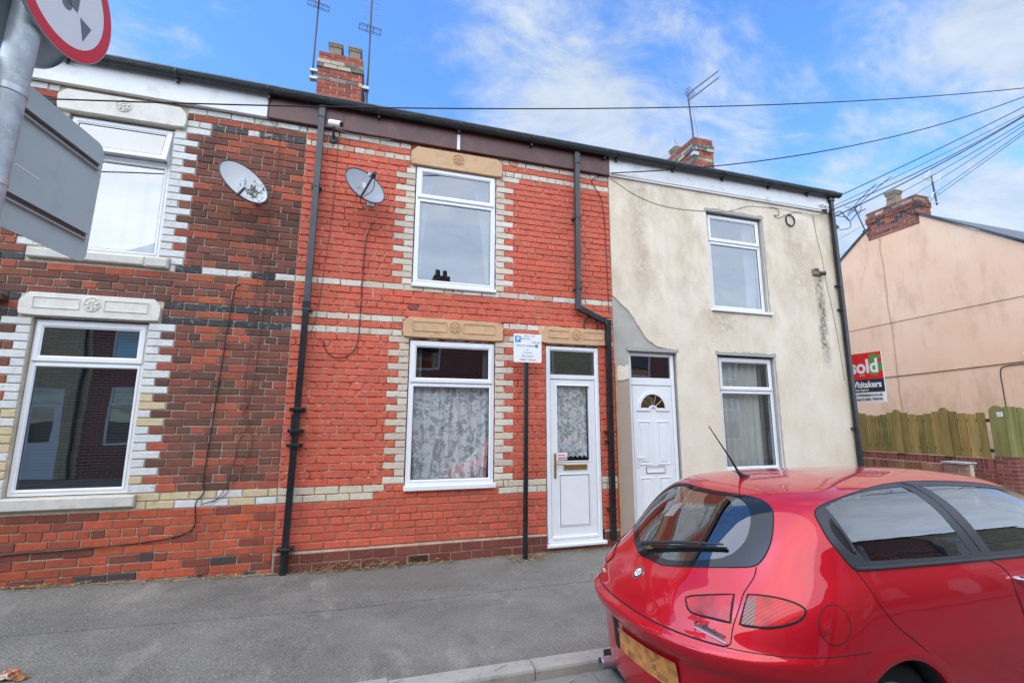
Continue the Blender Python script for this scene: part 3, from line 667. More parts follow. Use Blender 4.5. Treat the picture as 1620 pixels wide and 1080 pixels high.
curtain(w_, .49, 1.43, .87, 1.955, .10, 'lace', 9, .022, seed=4, n=140, gather=lambda s, t, x: .49+.94*(s+.03*math.sin(s*9+1-t*2.2)), name='lace_curtain')
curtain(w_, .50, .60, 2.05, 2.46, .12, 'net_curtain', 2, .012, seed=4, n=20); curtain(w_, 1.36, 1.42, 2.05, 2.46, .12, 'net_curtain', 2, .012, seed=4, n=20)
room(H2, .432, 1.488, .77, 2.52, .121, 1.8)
# front door: half glazed
def letters_plate(): pass
dm = MB(); x0, x1 = 2.167, 2.906
ringframe(dm, x0, x1, .095, 2.515, .055, -.005, .08); dm.box(x0+.05, x1-.05, .002, .07, 2.095, 2.15)
dr = dm.build('door_frame', 'upvc', H2)
m_ = MB(); m_.box(x0-.02, x1+.035, -.065, .03, .052, .094, b=.01); m_.build('threshold', 'upvc', dr)
m_ = MB(); a, b = x0+.062, x1-.062
m_.add([(a, .02, 2.155), (b, .02, 2.155), (b, .02, 2.455), (a, .02, 2.455)], [(0, 1, 2, 3)]); m_.build('transom_pane', 'dark_glass', dr)
m_ = MB(); ringframe(m_, a-.004, b+.004, 2.15, 2.46, .009, .006, .02); m_.build('gasket', 'upvc_shadow', dr)
lf = MB(); ly = .012
def panelhole(m, x0, x1, z0, z1, holes, y, t=.045, mi=0):
    xs_ = sorted({x0, x1, *[h[0] for h in holes], *[h[1] for h in holes]}); zs_ = sorted({z0, z1, *[h[2] for h in holes], *[h[3] for h in holes]})
    for xa, xb in zip(xs_, xs_[1:]):
        for za, zb in zip(zs_, zs_[1:]):
            if any(h[0] < (xa+xb)/2 < h[1] and h[2] < (za+zb)/2 < h[3] for h in holes): continue
            m.add([(xa, y, za), (xb, y, za), (xb, y, zb), (xa, y, zb)], [(0, 1, 2, 3)], mi)
    for h in holes: m.add([(h[0], y, h[2]), (h[1], y, h[2]), (h[1], y, h[3]), (h[0], y, h[3]), (h[0], y+t, h[2]), (h[1], y+t, h[2]), (h[1], y+t, h[3]), (h[0], y+t, h[3])], [(0, 1, 5, 4), (1, 2, 6, 5), (2, 3, 7, 6), (3, 0, 4, 7)], mi)
A_, B_ = x0+.058, x1-.058
GL = (A_+.085, B_-.085, 1.06, 2.01)
panelhole(lf, A_, B_, .13, 2.088, [GL], ly)
ringframe(lf, A_+.075, B_-.075, 1.05, 2.02, .012, ly-.012, ly)
ringframe(lf, A_+.10, B_-.10, .275, .905, .012, ly-.008, ly); lf.box(A_+.105, B_-.105, ly-.004, ly, .28, .90)
lf.box(A_+.004, B_-.004, ly-.028, ly+.002, .135, .165, b=.004)
df = lf.build('door', 'upvc', H2)
m_ = MB(); ringframe(m_, A_+.112, B_-.112, .287, .893, .006, ly-.0095, ly); ringframe(m_, A_-.004, B_+.004, .125, 2.092, .005, ly-.003, ly+.005); m_.build('shadow_gap', 'upvc_shadow', df)
m_ = MB(); m_.add([(GL[0], .03, GL[2]), (GL[1], .03, GL[2]), (GL[1], .03, GL[3]), (GL[0], .03, GL[3])], [(0, 1, 2, 3)]); m_.build('pane', 'window_glass', df)
curtain(df, GL[0]+.005, GL[1]-.005, GL[2]+.05, GL[3]-.002, .075, 'door_lace', 7, .014, seed=8, n=100, name='lace_curtain')
m_ = MB(); m_.box(A_+.035, A_+.065, ly-.014, ly, .855, 1.16, b=.006); m_.tube([(A_+.05, ly-.01, 1.03), (A_+.05, ly-.05, 1.03), (A_+.17, ly-.05, 1.02)], .009, 8); m_.build('handle', 'brass', df)
m_ = MB(); m_.box(A_+.165, B_-.135, ly-.018, ly, .955, 1.02, b=.006); m_.build('letterbox', 'brass', df)
m_ = MB(); m_.box(A_+.095, A_+.225, .027, .0295, 1.075, 1.165); m_.build('sticker', 'sign_white', df)
m_ = MB(); m_.box(A_+.10, A_+.22, .0255, .0265, 1.085, 1.11); m_.box(A_+.10, A_+.20, .0255, .0265, 1.125, 1.14); m_.build('sticker_print', 'text_red', df)
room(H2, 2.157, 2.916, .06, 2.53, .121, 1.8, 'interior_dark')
f_ = MB(); f_.box(-1.288, .955, -.055, .0, 5.03, 5.325, b=.004); f_.box(.957, 3.148, -.055, .0, 5.03, 5.325, b=.004); fo = f_.build('fascia', 'fascia_brown', H2)
m_ = MB(); m_.box(.935, .975, -.066, -.05, 5.022, 5.235, b=.003); m_.build('joint_cover', 'fascia_white', fo)
f_ = MB(); f_.box(-.86, 3.148, -.02, .01, 5.25, 5.40); f_.build('soffit', 'interior_dark', H2)
gutter(H2, -.868, 3.146, br=[-.05, .95, 1.95, 3.05]); rf = roof(H2, -.86, 3.148)
chimney(H2, 'chimney', -1.155, -.40, 2.5, 3.5, 6.9, 8.09, (2, 3, 6), 21, [(-.90, 2.72, .125, .30, 1, 'chimney_pot_clay'), (-.56, 2.72, .12, .30, 1, 'chimney_pot_clay')])
# left square downpipe (grey above, black below)
def bracket(parent, x, y, z, w=.05, mat='black_plastic'):
    m = MB(); m.box(x-w*1.6, x+w*1.6, y-.008, .005, z-.016, z+.016, b=.003); m.box(x-w*1.05, x+w*1.05, y-w*1.1, y, z-.016, z+.016, b=.004); m.build('pipe_bracket', mat, parent)
yp = -.072
m_ = MB(); pipe_sq(m_, (-.700, yp, 5.30), (-.712, yp, 2.86), .033); m_.box(-.74, -.66, yp-.04, yp+.04, 5.12, 5.26, b=.008); d1 = m_.build('downpipe', 'grey_plastic', H2)
m_ = MB(); pipe_sq(m_, (-.712, yp, 2.86), (-.738, yp, .20), .032); m_.box(-.752, -.672, yp-.036, yp+.036, 2.80, 2.87, b=.006); m_.tube([(-.738, yp, .22), (-.740, yp, .02)], .038, 10)
m_.box(-.775, -.700, yp-.038, yp+.038, 1.40, 1.62, b=.008)
d2 = m_.build('downpipe', 'black_plastic', H2)
for z in (1.30, 1.45, 1.68, .26): bracket(d2, -.712-.026*(2.86-z)/2.66, yp, z)
for z in (4.25, 2.78): bracket(d1, -.705, yp, z, .034, 'grey_plastic')
m_ = MB(); pipe_sq(m_, (2.625, yp, 5.30), (2.60, yp, 3.05), .032); m_.box(2.588, 2.665, yp-.04, yp+.04, 5.10, 5.26, b=.008); m_.box(2.565, 2.635, yp-.035, yp+.035, 3.01, 3.09, b=.006)
d3 = m_.build('downpipe', 'grey_plastic', H2)
m_ = MB(); pipe_sq(m_, (2.60, yp, 3.04), (3.03, yp, 2.86), .032); pipe_sq(m_, (3.03, yp, 2.88), (3.015, yp, .10), .032); m_.box(2.99, 3.07, yp-.035, yp+.035, 2.82, 2.90, b=.006); d4 = m_.build('downpipe', 'black_plastic', H2)
for z in (4.3, 3.3): bracket(d3, 2.612, yp, z, .032)
for z in (1.42, 1.30, .46): bracket(d4, 3.02, yp, z, .032)

# --- right house
H3 = thing('terraced_house', 'end terraced house in stained cream pebble render with white fascia and panelled white door', 'house', 'terraced houses across the pavement')
QU = (4.80, 5.862, 3.185, 4.745); QL = (4.822, 5.872, .83, 2.52); QD = (3.372, 4.135, .0, 2.515)
m_ = MB(); ops = [QU, QL, QD]
xs_ = sorted({4.135, 7.40, *[q for o in ops[:2] for q in o[:2]]}); zs_ = sorted({-.1, 5.06, *[q for o in ops[:2] for q in o[2:]]})
def jag(a, b, n, amp, rn): return [(a[0]+(b[0]-a[0])*i/n+rn.uniform(-amp, amp), a[1]+(b[1]-a[1])*i/n+rn.uniform(-amp, amp)) for i in range(1, n)]
rn = random.Random(4)
for xa, xb in zip(xs_, xs_[1:]):
    for za, zb in zip(zs_, zs_[1:]):
        if any(o[0] < (xa+xb)/2 < o[1] and o[2] < (za+zb)/2 < o[3] for o in ops): continue
        m_.box(xa, xb, -.014, .012, za, zb)
poly = [(3.152, 5.06), (4.135, 5.06), (4.135, 2.53)]+jag((4.135, 2.53), (3.80, 2.60), 8, .010, rn)+[(3.80, 2.60)]+jag((3.80, 2.60), (3.66, 2.68), 4, .008, rn)+jag((3.66, 2.68), (3.42, 3.04), 9, .008, rn)+jag((3.42, 3.04), (3.152, 3.27), 9, .006, rn)+[(3.152, 3.27)]
m_.prism(poly, 1, -.014, .0)
m_.prism([(3.175, 2.10)]+jag((3.175, 2.10), (3.36, 2.12), 6, .012, rn)+[(3.36, 2.12), (3.36, 2.31)]+jag((3.36, 2.31), (3.17, 2.29), 6, .02, rn)+[(3.17, 2.29)], 1, -.012, .0)
rw = m_.build('wall', 'pebble_render', H3)
m_ = MB(); m_.box(3.150, 4.137, .0005, .02, 2.50, 5.05); m_.box(3.150, 3.372, .0005, .02, -.1, 2.50); m_.build('cement_patch', 'bare_cement', rw)
m_ = MB()
for o in ops:
    x0, x1, z0, z1 = o; d = .125; y = .012
    m_.add([(x0, y, z0), (x0, d, z0), (x0, d, z1), (x0, y, z1)], [(0, 1, 2, 3)]); m_.add([(x1, y, z0), (x1, d, z0), (x1, d, z1), (x1, y, z1)], [(0, 1, 2, 3)])
    m_.add([(x0, y, z0), (x1, y, z0), (x1, d, z0), (x0, d, z0)], [(0, 1, 2, 3)]); m_.add([(x0, y, z1), (x1, y, z1), (x1, d, z1), (x0, d, z1)], [(0, 1, 2, 3)])
m_.build('reveal', 'grey_stone', rw)
# rough cement round the openings
for o in ops:
    m_ = MB()
    x0, x1, z0, z1 = o; n = 22
    top = [(x0-.03+(x1-x0+.06)*i/n, z1+.035+rn.uniform(0, .022)) for i in range(n+1)]
    m_.prism([(x0-.03, z1-.004), (x1+.03, z1-.004)]+top[::-1], 1, -.018, -.008)
    if o is not QD:
        rt = [(x1+.016+rn.uniform(-.003, .009), z0-.05+(z1-z0+.03)*i/30) for i in range(31)]; m_.prism([(x1-.002, z0-.05), *rt, (x1-.002, z1-.02)], 1, -.0165, -.008)
    m_.build('cement_edging', 'grey_stone', rw)
shell(H3, 3.148, 7.40, 'pebble_render')
w_ = window(H3, 4.845, 5.852, 3.215, 4.725, 4.275, .055, 'white upstairs window in the cream render', sill=False)
m_ = MB(); m_.box(4.775, 5.90, -.05, .06, 3.165, 3.205, b=.004); m_.build('sill', 'upvc', w_)
curtain(w_, 5.60, 5.80, 3.25, 4.7, .16, 'net_curtain', 3, .015, seed=6, n=30)
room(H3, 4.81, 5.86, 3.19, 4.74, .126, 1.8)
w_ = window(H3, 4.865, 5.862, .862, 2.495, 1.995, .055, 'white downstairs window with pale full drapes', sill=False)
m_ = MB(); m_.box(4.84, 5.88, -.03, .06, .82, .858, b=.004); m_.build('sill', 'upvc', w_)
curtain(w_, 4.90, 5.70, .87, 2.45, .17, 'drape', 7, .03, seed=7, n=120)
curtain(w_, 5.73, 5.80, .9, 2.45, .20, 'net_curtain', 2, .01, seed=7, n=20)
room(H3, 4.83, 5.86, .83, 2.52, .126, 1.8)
dm = MB(); x0, x1 = 3.385, 4.115
ringframe(dm, x0, x1, .03, 2.50, .05, .045, .11); dm.box(x0+.045, x1-.045, .05, .1, 2.05, 2.15); dr = dm.build('door_frame', 'upvc', H3)
m_ = MB(); m_.add([(x0+.05, .07, 2.152), (x1-.05, .07, 2.152), (x1-.05, .07, 2.45), (x0+.05, .07, 2.45)], [(0, 1, 2, 3)]); m_.build('transom_pane', 'dark_glass', dr)
m_ = MB(); A_, B_ = x0+.052, x1-.052; y = .058
def arc(cx, cz, r, a0, a1, n): return [(cx+r*math.cos(a0+(a1-a0)*i/n), cz+r*math.sin(a0+(a1-a0)*i/n)) for i in range(n+1)]
cx, cz = (A_+B_)/2, 1.73
m_.box(A_, B_, y, y+.04, .05, 2.045)
def band(m, p, q, y0, y1): n = len(p); m.add([(a[0], y0, a[1]) for a in p]+[(a[0], y0, a[1]) for a in q]+[(a[0], y1, a[1]) for a in p]+[(a[0], y1, a[1]) for a in q], [(i, i+1, n+i+1, n+i) for i in range(n-1)]+[(i, i+1, 2*n+i+1, 2*n+i) for i in range(n-1)]+[(n+i, n+i+1, 3*n+i+1, 3*n+i) for i in range(n-1)])
band(m_, arc(cx, cz, .235, 0, PI, 20), arc(cx, cz, .195, 0, PI, 20), y-.014, y); m_.box(cx-.26, cx-.06, y-.015, y, cz-.035, cz-.002, b=.004); m_.box(cx+.06, cx+.26, y-.015, y, cz-.035, cz-.002, b=.004)
band(m_, arc(cx, cz-.03, .075, 0, PI, 10), arc(cx, cz-.03, .05, 0, PI, 10), y-.016, y)
for (a, b, c, d) in ((A_+.07, cx-.045, .98, 1.56), (cx+.045, B_-.07, .98, 1.56), (A_+.07, cx-.045, .2, .82), (cx+.045, B_-.07, .2, .82)):
    ringframe(m_, a, b, c, d, .018, y-.010, y); m_.box(a+.04, b-.04, y-.008, y, c+.04, d-.04, b=.006)
dd = m_.build('door', 'upvc', H3)
m_ = MB(); m_.prism([(cx-.185, cz+.01)]+[(cx+.06, cz+.01), (cx+.185, cz+.01)]+arc(cx, cz+.01, .185, 0, PI, 16)[1:], 1, y-.005, y-.001); fg = m_.build('fanlight_pane', 'dark_glass', dd)
m_ = MB(); m_.prism([(cx-.187, cz+.01), (cx+.187, cz+.01)]+arc(cx, cz+.01, .187, 0, PI, 16)[1:], 1, y-.0008, y-.0002); m_.build('fanlight_backing', 'interior_dark', dd)
m_ = MB()
for a in (36, 72, 108, 144): p = R(a); m_.tube([(cx+.06*math.cos(p), y-.007, cz+.06*math.sin(p)), (cx+.185*math.cos(p), y-.007, cz+.01+.18*math.sin(p))], .005, 6)
for p, q in zip(arc(cx, cz+.01, .187, 0, PI, 16), arc(cx, cz+.01, .187, 0, PI, 16)[1:]): m_.tube([(p[0], y-.006, p[1]), (q[0], y-.006, q[1])], .004, 6)
m_.build('fanlight_bars', 'brass', dd)
m_ = MB(); ringframe(m_, cx-.14, cx+.14, .875, .955, .012, y-.012, y); m_.build('letterbox', 'upvc', dd); m_ = MB(); m_.box(cx-.128, cx+.128, y-.004, y-.0005, .887, .943); m_.build('letterbox_flap', 'sign_white', dd)
m_ = MB(); ringframe(m_, cx-.144, cx+.144, .871, .959, .004, y-.0125, y-.001); m_.build('letterbox_shadow', 'upvc_shadow', dd)
m_ = MB(); m_.box(A_+.03, A_+.055, y-.012, y, .95, 1.17, b=.004); m_.tube([(A_+.042, y-.01, 1.08), (A_+.042, y-.045, 1.08), (A_+.14, y-.045, 1.08)], .008, 8); m_.build('handle', 'upvc', dd)
m_ = MB(); ringframe(m_, A_-.003, B_+.003, .047, 2.048, .004, y-.003, y+.002); m_.build('shadow_gap', 'upvc_shadow', dd)
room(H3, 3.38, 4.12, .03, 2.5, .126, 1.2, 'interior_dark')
m_ = MB(); m_.box(3.149, 3.176, -.02, .0, .0, 2.33, b=.003); m_.build('timber_batten', 'timber_jamb', H3)
f_ = MB(); f_.box(3.15, 7.41, -.055, .0, 5.06, 5.335, b=.004); f_.box(3.15, 7.41, -.045, -.001, 5.035, 5.058); f_.build('fascia', 'fascia_white', H3)
f_ = MB(); f_.box(3.15, 7.40, -.02, .01, 5.25, 5.40); f_.build('soffit', 'interior_dark', H3)
gutter(H3, 3.15, 7.47, br=[3.25, 4.2, 5.1, 6.0, 6.8]); roof(H3, 3.148, 7.45)
chimney(H3, 'chimney', 6.765, 7.285, 2.5, 4.0, 6.9, 7.93, (2, 3, 6), 31, [(7.15, 3.62, .13, .42, 1, 'chimney_pot_clay')])
m_ = MB(); pipe_sq(m_, (7.315, yp, 5.30), (7.30, yp, .02), .030); m_.box(7.26, 7.37, yp-.04, yp+.04, 5.22, 5.32, b=.01); d5 = m_.build('downpipe', 'black_plastic', H3)
for z in (3.35, 3.75, 1.45, .8): bracket(d5, 7.30, yp, z, .03)
# ------------------------------------------------------------------ things on the walls
def dish(name, label, c, mat, a, b, arm, lnb, group, spots=None):
    t = thing(name, label, 'satellite dish', group); c = Vector(c); cm = Vector((0, -5.6, 1.57)); v = (c-cm).normalized()
    right = v.cross(Vector((0, 0, 1))).normalized(); up = right.cross(v); al, be = R(50), R(57)
    n = (-v*math.cos(al)+(right*math.cos(be)+up*math.sin(be))*math.sin(al)).normalized()
    major = (right*math.sin(be)-up*math.cos(be)); major = (major-n*major.dot(n)).normalized(); minor = n.cross(major)
    vs = []; NR, NS = 10, 48; D = .05
    for side in (0, 1):
        for i in range(NR+1):
            for k in range(NS):
                q = 2*PI*k/NS; r = i/NR; vs.append(c+major*a*r*math.cos(q)+minor*b*r*math.sin(q)+n*(D*(r*r-1)+(-.006 if side else 0)))
    fs = []
    for side in (0, 1):
        o = side*(NR+1)*NS
        for i in range(NR):
            for k in range(NS): fs.append((o+i*NS+k, o+i*NS+(k+1) % NS, o+(i+1)*NS+(k+1) % NS, o+(i+1)*NS+k))
    o2 = (NR+1)*NS; fs += [(NR*NS+k, NR*NS+(k+1) % NS, o2+NR*NS+(k+1) % NS, o2+NR*NS+k) for k in range(NS)]
    m = MB(); m.add(vs, fs); bo = m.build('dish_bowl', mat, t, smooth=True)
    m = MB(); m.tube([c+major*a*1.0*math.cos(2*PI*k/48)+minor*b*math.sin(2*PI*k/48)-n*.004 for k in range(49)], .008, 8, caps=False); m.build('dish_rim', 'dark_steel', bo, smooth=True)
    P = lambda x, y, h=0: c+major*a*x+minor*b*y+n*(D*(x*x+y*y-1)+h)
    base = P(.15, -.99, -.01)
    m = MB(); w = Vector((c.x+.06, -.0, c.z-.03)); m.tube([c-n*.07, c-n*.12, w+Vector((0, -.06, 0)), w], .022, 8); m.box(w.x-.04, w.x+.04, -.02, .0, w.z-.06, w.z+.06, b=.004)
    m.box(c.x-n.x*.09-.05, c.x-n.x*.09+.05, c.y-n.y*.09-.03, c.y-n.y*.09+.03, c.z-.08, c.z+.06, b=.005); m.build('wall_bracket', 'galvanised', t)
    if lnb:
        h = c+n*.25+right*.0-minor*b*.25; m = MB(); m.tube([base-n*.01, h-(h-base)*.1], .012, 8); m.build('lnb_arm', 'dark_steel', t)
        m = MB(); ax = (c-h).normalized(); m.tube([h-ax*.03, h+ax*.02, h+ax*.03, h+ax*.055], [.02, .022, .032, .03], 14); m.build('lnb', 'dark_steel', t, smooth=True)
        m = MB(); m.tube([h+ax*.03+Vector((-.03, 0, .01)), h+ax*.06+Vector((-.03, 0, .01))], .022, 10); m.build('lnb_cap', 'dish_white', t)
        m = MB(); m.tube(smoothpath([h-ax*.03, h+Vector((-.01, .06, -.16)), P(.2, -1.02, -.03), c-n*.1+Vector((.05, 0, -.22))]), .004, 6); m.build('lead', 'cable_black', t)
    else:
        m = MB(); m.tube([base-n*.01, base+n*.06+minor*b*.42], .014, 8); m.build('lnb_arm', 'dark_steel', t)
    rn = random.Random(5); sm = MB()
    for (x, y, sx, sy, cnt) in spots:
        for _ in range(cnt):
            px, py = rn.gauss(x, sx), rn.gauss(y, sy)
            if px*px+py*py > .85: continue
            r = rn.uniform(.014, .045); q = [P(px+r*math.cos(2*PI*i/6)*rn.uniform(.6, 1.2), py+r*math.sin(2*PI*i/6)*rn.uniform(.6, 1.2), .0015) for i in range(6)]; q2 = [p_+n*.0015 for p_ in q]
            sm.add(q+q2, [tuple(range(6, 12))]+[(i, (i+1) % 6, 6+(i+1) % 6, 6+i) for i in range(6)])
    tag(sm.build('lichen_patch' if not lnb else 'rust_marks', 'lichen' if not lnb else 'rust', t), kind='stuff')
    return t
dish('satellite_dish', 'white satellite dish blotched with dark lichen, on the dark brick house', (-1.375, -.35, 4.055), 'dish_white', .262, .222, .1, False, 'satellite dishes on the house fronts', [(.50, .10, .14, .32, 150), (.62, -.3, .12, .12, 12), (-.02, -.12, .02, .02, 3), (.02, -.45, .02, .02, 2)])
dish('satellite_dish', 'grey satellite dish with rust marks and a receiver arm, on the red wall', (-.155, -.35, 4.205), 'dish_grey', .245, .205, .1, True, 'satellite dishes on the house fronts', [(-.12, -.2, .05, .1, 7), (.15, -.25, .05, .08, 6), (-.1, -.85, .1, .04, 4)])
def cable(name, label, pts, r, mat='cable_black', group=None, smooth=True, n=6):
    m = MB(); r = r*.68 if name == 'wall_cable' and pts[0][0] < 8 else r; m.tube(smoothpath(pts, n) if smooth else pts, r, 6); o = m.build(name, mat, smooth=True, auto=60); return tag(o, label, 'cable', group)
gw = 'cables running down the brick walls'
cable('wall_cable', 'black cable from the grey dish looping back into the red wall', [(-.03, -.03, 3.93), (-.12, -.012, 3.7), (-.135, -.01, 3.3), (-.14, -.01, 2.75), (-.15, -.01, 2.45), (-.23, -.015, 2.30), (-.38, -.015, 2.26), (-.47, -.012, 2.32), (-.52, -.01, 2.44), (-.52, .0, 2.45)], .0075, group=gw)
cable('wall_cable', 'thin reddish cable straight down the painted wall, left of the grey dish', [(-.46, -.05, 5.38), (-.46, -.06, 5.0), (-.50, -.012, 4.93), (-.52, -.01, 4.0), (-.56, -.01, 3.3), (-.60, -.01, 2.8), (-.66, -.01, 2.5)], .0045, 'cable_red', gw)
cable('wall_cable', 'long black cable falling from a nail down the dark left bricks', [(-1.40, -.01, 3.02), (-1.45, -.012, 2.97), (-1.47, -.01, 2.7), (-1.50, -.01, 2.1), (-1.53, -.01, 1.5), (-1.55, -.01, 1.0), (-1.54, -.012, .84), (-1.60, -.01, .74), (-1.59, -.01, .52), (-1.72, -.012, .44), (-2.0, -.012, .40), (-2.5, -.012, .375), (-2.95, -.012, .365), (-3.1, -.012, .34), (-3.17, -.01, .2), (-3.2, -.0, .18)], .0075, group=gw)
cable('wall_cable', 'pinkish cable from the gutter past the lichened dish to the white band', [(-1.27, -.06, 5.3), (-1.28, -.065, 5.04), (-1.16, -.012, 4.86), (-1.14, -.012, 4.5), (-1.17, -.012, 4.1), (-1.20, -.012, 3.6), (-1.24, -.012, 3.0), (-1.25, -.012, 2.3), (-1.26, -.012, 1.9), (-1.20, -.012, 1.55), (-1.14, -.012, 1.35), (-1.2, -.012, 1.1), (-1.29, -.012, .92), (-1.36, -.012, .80), (-1.55, -.012, .73)], .0055, 'cable_red', gw)
cable('wall_cable', 'second reddish cable beside the paired one, curving out of a brick joint', [(-1.03, -.0, 3.60), (-1.09, -.012, 3.56), (-1.13, -.012, 3.40), (-1.15, -.012, 3.0), (-1.17, -.012, 2.2), (-1.21, -.012, 1.75), (-1.26, -.012, 1.62), (-1.20, -.012, 1.52), (-1.27, -.012, 1.33), (-1.30, -.012, 1.1), (-1.36, -.012, .86), (-1.45, -.012, .745)], .0055, 'cable_red', gw)
cable('wall_cable', 'black cable looping from the brown fascia down beside the right hand downpipe', [(3.13, -.06, 5.0), (2.98, -.02, 5.0), (2.88, -.012, 4.93), (2.93, -.012, 4.83), (3.02, -.012, 4.68), (3.06, -.012, 4.4), (3.07, -.012, 4.2), (3.08, -.012, 3.6), (3.09, -.012, 3.0)], .007, group=gw)
cable('cable_coil', 'ring of black cable hanging behind the bent downpipe beside the stone door lintel', [(2.80+.10*math.cos(a), -.03-.01*math.sin(a), 2.82+.115*math.sin(a)) for a in [i*PI/10 for i in range(25)]], .009, group='coils of spare cable')
cable('cable_coil', 'thick ring of spare black cable hung under the right house fascia', [((.088+.004*math.sin(a*3.1))*math.cos(a)+6.44, -.03-.006*math.sin(a*1.7), 4.79+(.094+.004*math.cos(a*2.3))*math.sin(a)) for a in [i*PI/10 for i in range(101)]], .006, group='coils of spare cable')
cable('wall_cable', 'thin brown cable sagging across the cream render under the white fascia', [(3.17, -.02, 5.01), (3.6, -.02, 4.80), (4.1, -.02, 4.70), (4.7, -.02, 4.72), (5.2, -.02, 4.78), (5.6, -.02, 4.92), (5.9, -.02, 4.95), (6.3, -.025, 4.97), (6.7, -.025, 4.96)], .0045, 'cable_grey', gw)
cable('wall_cable', 'thin black cable from the coil to the insulators on the white fascia', [(6.07, -.02, 4.97), (6.2, -.03, 4.95), (6.22, -.02, 4.86), (6.12, -.02, 4.84), (6.2, -.03, 4.80), (6.35, -.03, 4.87), (6.6, -.03, 4.96), (6.9, -.04, 4.94), (7.1, -.05, 4.97), (7.17, -.06, 5.06)], .006, group=gw)
cable('wall_cable', 'thin cable wandering down the cream render beside the end downpipe', [(6.95, -.02, 4.95), (6.98, -.02, 4.6), (7.05, -.02, 4.2), (7.08, -.02, 3.8), (7.14, -.02, 3.4), (7.20, -.02, 2.8), (7.24, -.02, 2.2)], .005, 'cable_grey', gw)
t = thing('cctv_camera', 'small white bullet camera under the brown fascia beside the left downpipe', 'security camera')
m = MB(); m.tube([(-.60, -.16, 5.03), (-.47, -.22, 4.99)], .038, 16); m.build('camera_body', 'sign_white', t, smooth=True)
m = MB(); m.tube([(-.469, -.2203, 4.9897), (-.462, -.2235, 4.9875)], .030, 16); m.build('lens', 'gloss_black', t)
m = MB(); m.tube([(-.56, -.02, 4.92), (-.56, -.10, 4.94), (-.55, -.17, 5.0)], .014, 8); m.tube([(-.56, .0, 4.91), (-.56, -.03, 4.91)], .045, 14); m.build('mount', 'dark_steel', t)
m = MB(); m.tube(smoothpath([(-.62, -.10, 5.02), (-.40, -.065, 4.99), (-.1, -.06, 4.99), (.1, -.058, 5.0)]), .006, 6); m.build('lead', 'cable_grey', t)
# boiler flue / old vent on the render, insulator, floodlight at the corner
t = thing('wall_vent', 'small broken vent box with a dark stain below it on the cream render', 'vent')
m = MB(); m.box(6.80, 6.93, -.055, -.014, 3.90, 4.0, b=.008); m.build('vent_box', 'chimney_pot_clay', t); m = MB(); m.tube([(6.93, -.05, 3.93), (7.0, -.09, 3.93)], .035, 12); m.box(6.82, 6.90, -.062, -.054, 3.97, 4.01, b=.003); m.build('vent_cowl', 'dark_steel', t)
t = thing('cable_insulator', 'white and black cable insulators fixed to the end of the white fascia', 'insulator')
m = MB(); m.tube([(7.10, -.055, 5.14), (7.10, -.12, 5.14)], [.03, .02], 12); m.tube([(7.19, -.055, 5.13), (7.19, -.11, 5.13)], .02, 12); m.box(7.06, 7.24, -.062, -.05, 5.12, 5.15); m.build('white_knob', 'sign_white', t)
m = MB(); m.tube([(7.14, -.055, 5.05), (7.14, -.11, 5.03), (7.11, -.12, 4.97)], .02, 10); m.build('black_knob', 'rubber', t)
t = thing('outdoor_light', 'dark wedge shaped light fitting on the gable beside the end downpipe', 'light')
m = MB(); m.prism([(7.42, 4.98), (7.62, 4.86), (7.60, 4.83), (7.42, 4.80)], 1, .05, .22); m.build('light_body', 'dark_steel', t); m = MB(); m.box(7.40, 7.43, .08, .19, 4.82, 4.96); m.build('back_plate', 'dark_steel', t)

# aerials -----------------------------------------------------------
def yagi(t, base, ax, elem, L_, n, w0, w1, refl=True, mat='dark_steel', name='boom'):
    base = Vector(base); ax = Vector(ax).normalized(); el = Vector(elem); el = (el-ax*el.dot(ax)).normalized(); m = MB(); m.tube([base, base+ax*L_], .011, 6); m.build(name, mat, t)
    m = MB()
    for i in range(n):
        q = i/(n-1); p = base+ax*(L_*(.12+.86*q)); w = w0+(w1-w0)*q; m.tube([p-el*w, p+el*w], .0045, 5)
    m.build('elements', 'aluminium', t)
    if refl:
        m = MB(); p = base+ax*L_*.06; s = ax.cross(el)
        for k in (-2, -1, 1, 2): m.tube([p-el*w0*1.15+s*k*.05, p+el*w0*1.15+s*k*.05], .005, 5)
        for q in (-1, -.3, .3, 1): m.tube([p+el*w0*1.15*q-s*.1, p+el*w0*1.15*q+s*.1], .005, 5)
        m.build('reflector', mat, t)
ga = 'television aerials on the roofs'
t = thing('tv_aerial', 'tall dark aerial strapped to the left side of the brick chimney with two pots', 'aerial', ga)
m = MB(); m.tube([(-1.255, 2.6, 7.55), (-1.24, 2.6, 9.9)], .016, 8); m.build('mast', 'dark_steel', t); m = MB(); m.box(-1.29, -1.15, 2.54, 2.64, 7.55, 7.59); m.build('chimney_bracket', 'galvanised', t); m = MB(); m.box(-1.29, -1.15, 2.54, 2.64, 7.70, 7.74); m.build('chimney_bracket', 'galvanised', t)
yagi(t, (-1.24, 2.6, 9.0), (.1, -.72, .28), (1, .12, -.05), 1.15, 13, .16, .11); yagi(t, (-1.24, 2.6, 9.35), (.1, -.72, .28), (1, .12, -.05), .8, 8, .30, .28, False)
t = thing('tv_aerial', 'tall dark aerial mast on the right side of the brick chimney with two pots', 'aerial', ga)
m = MB(); m.tube([(-.30, 2.6, 7.0), (-.325, 2.6, 9.95)], .016, 8); m.tube([(-.36, 2.6, 7.0), (-.31, 2.6, 7.9)], .010, 6); m.build('mast', 'dark_steel', t)
m = MB(); m.box(-.42, -.28, 2.55, 2.66, 7.55, 7.61); m.build('chimney_bracket', 'galvanised', t)
yagi(t, (-.32, 2.6, 8.75), (.02, -.15, .98), (1, .1, 0), 1.3, 11, .17, .13)
t = thing('tv_aerial', 'double boom aerial pointing up to the right above the cream house chimney', 'aerial', ga)
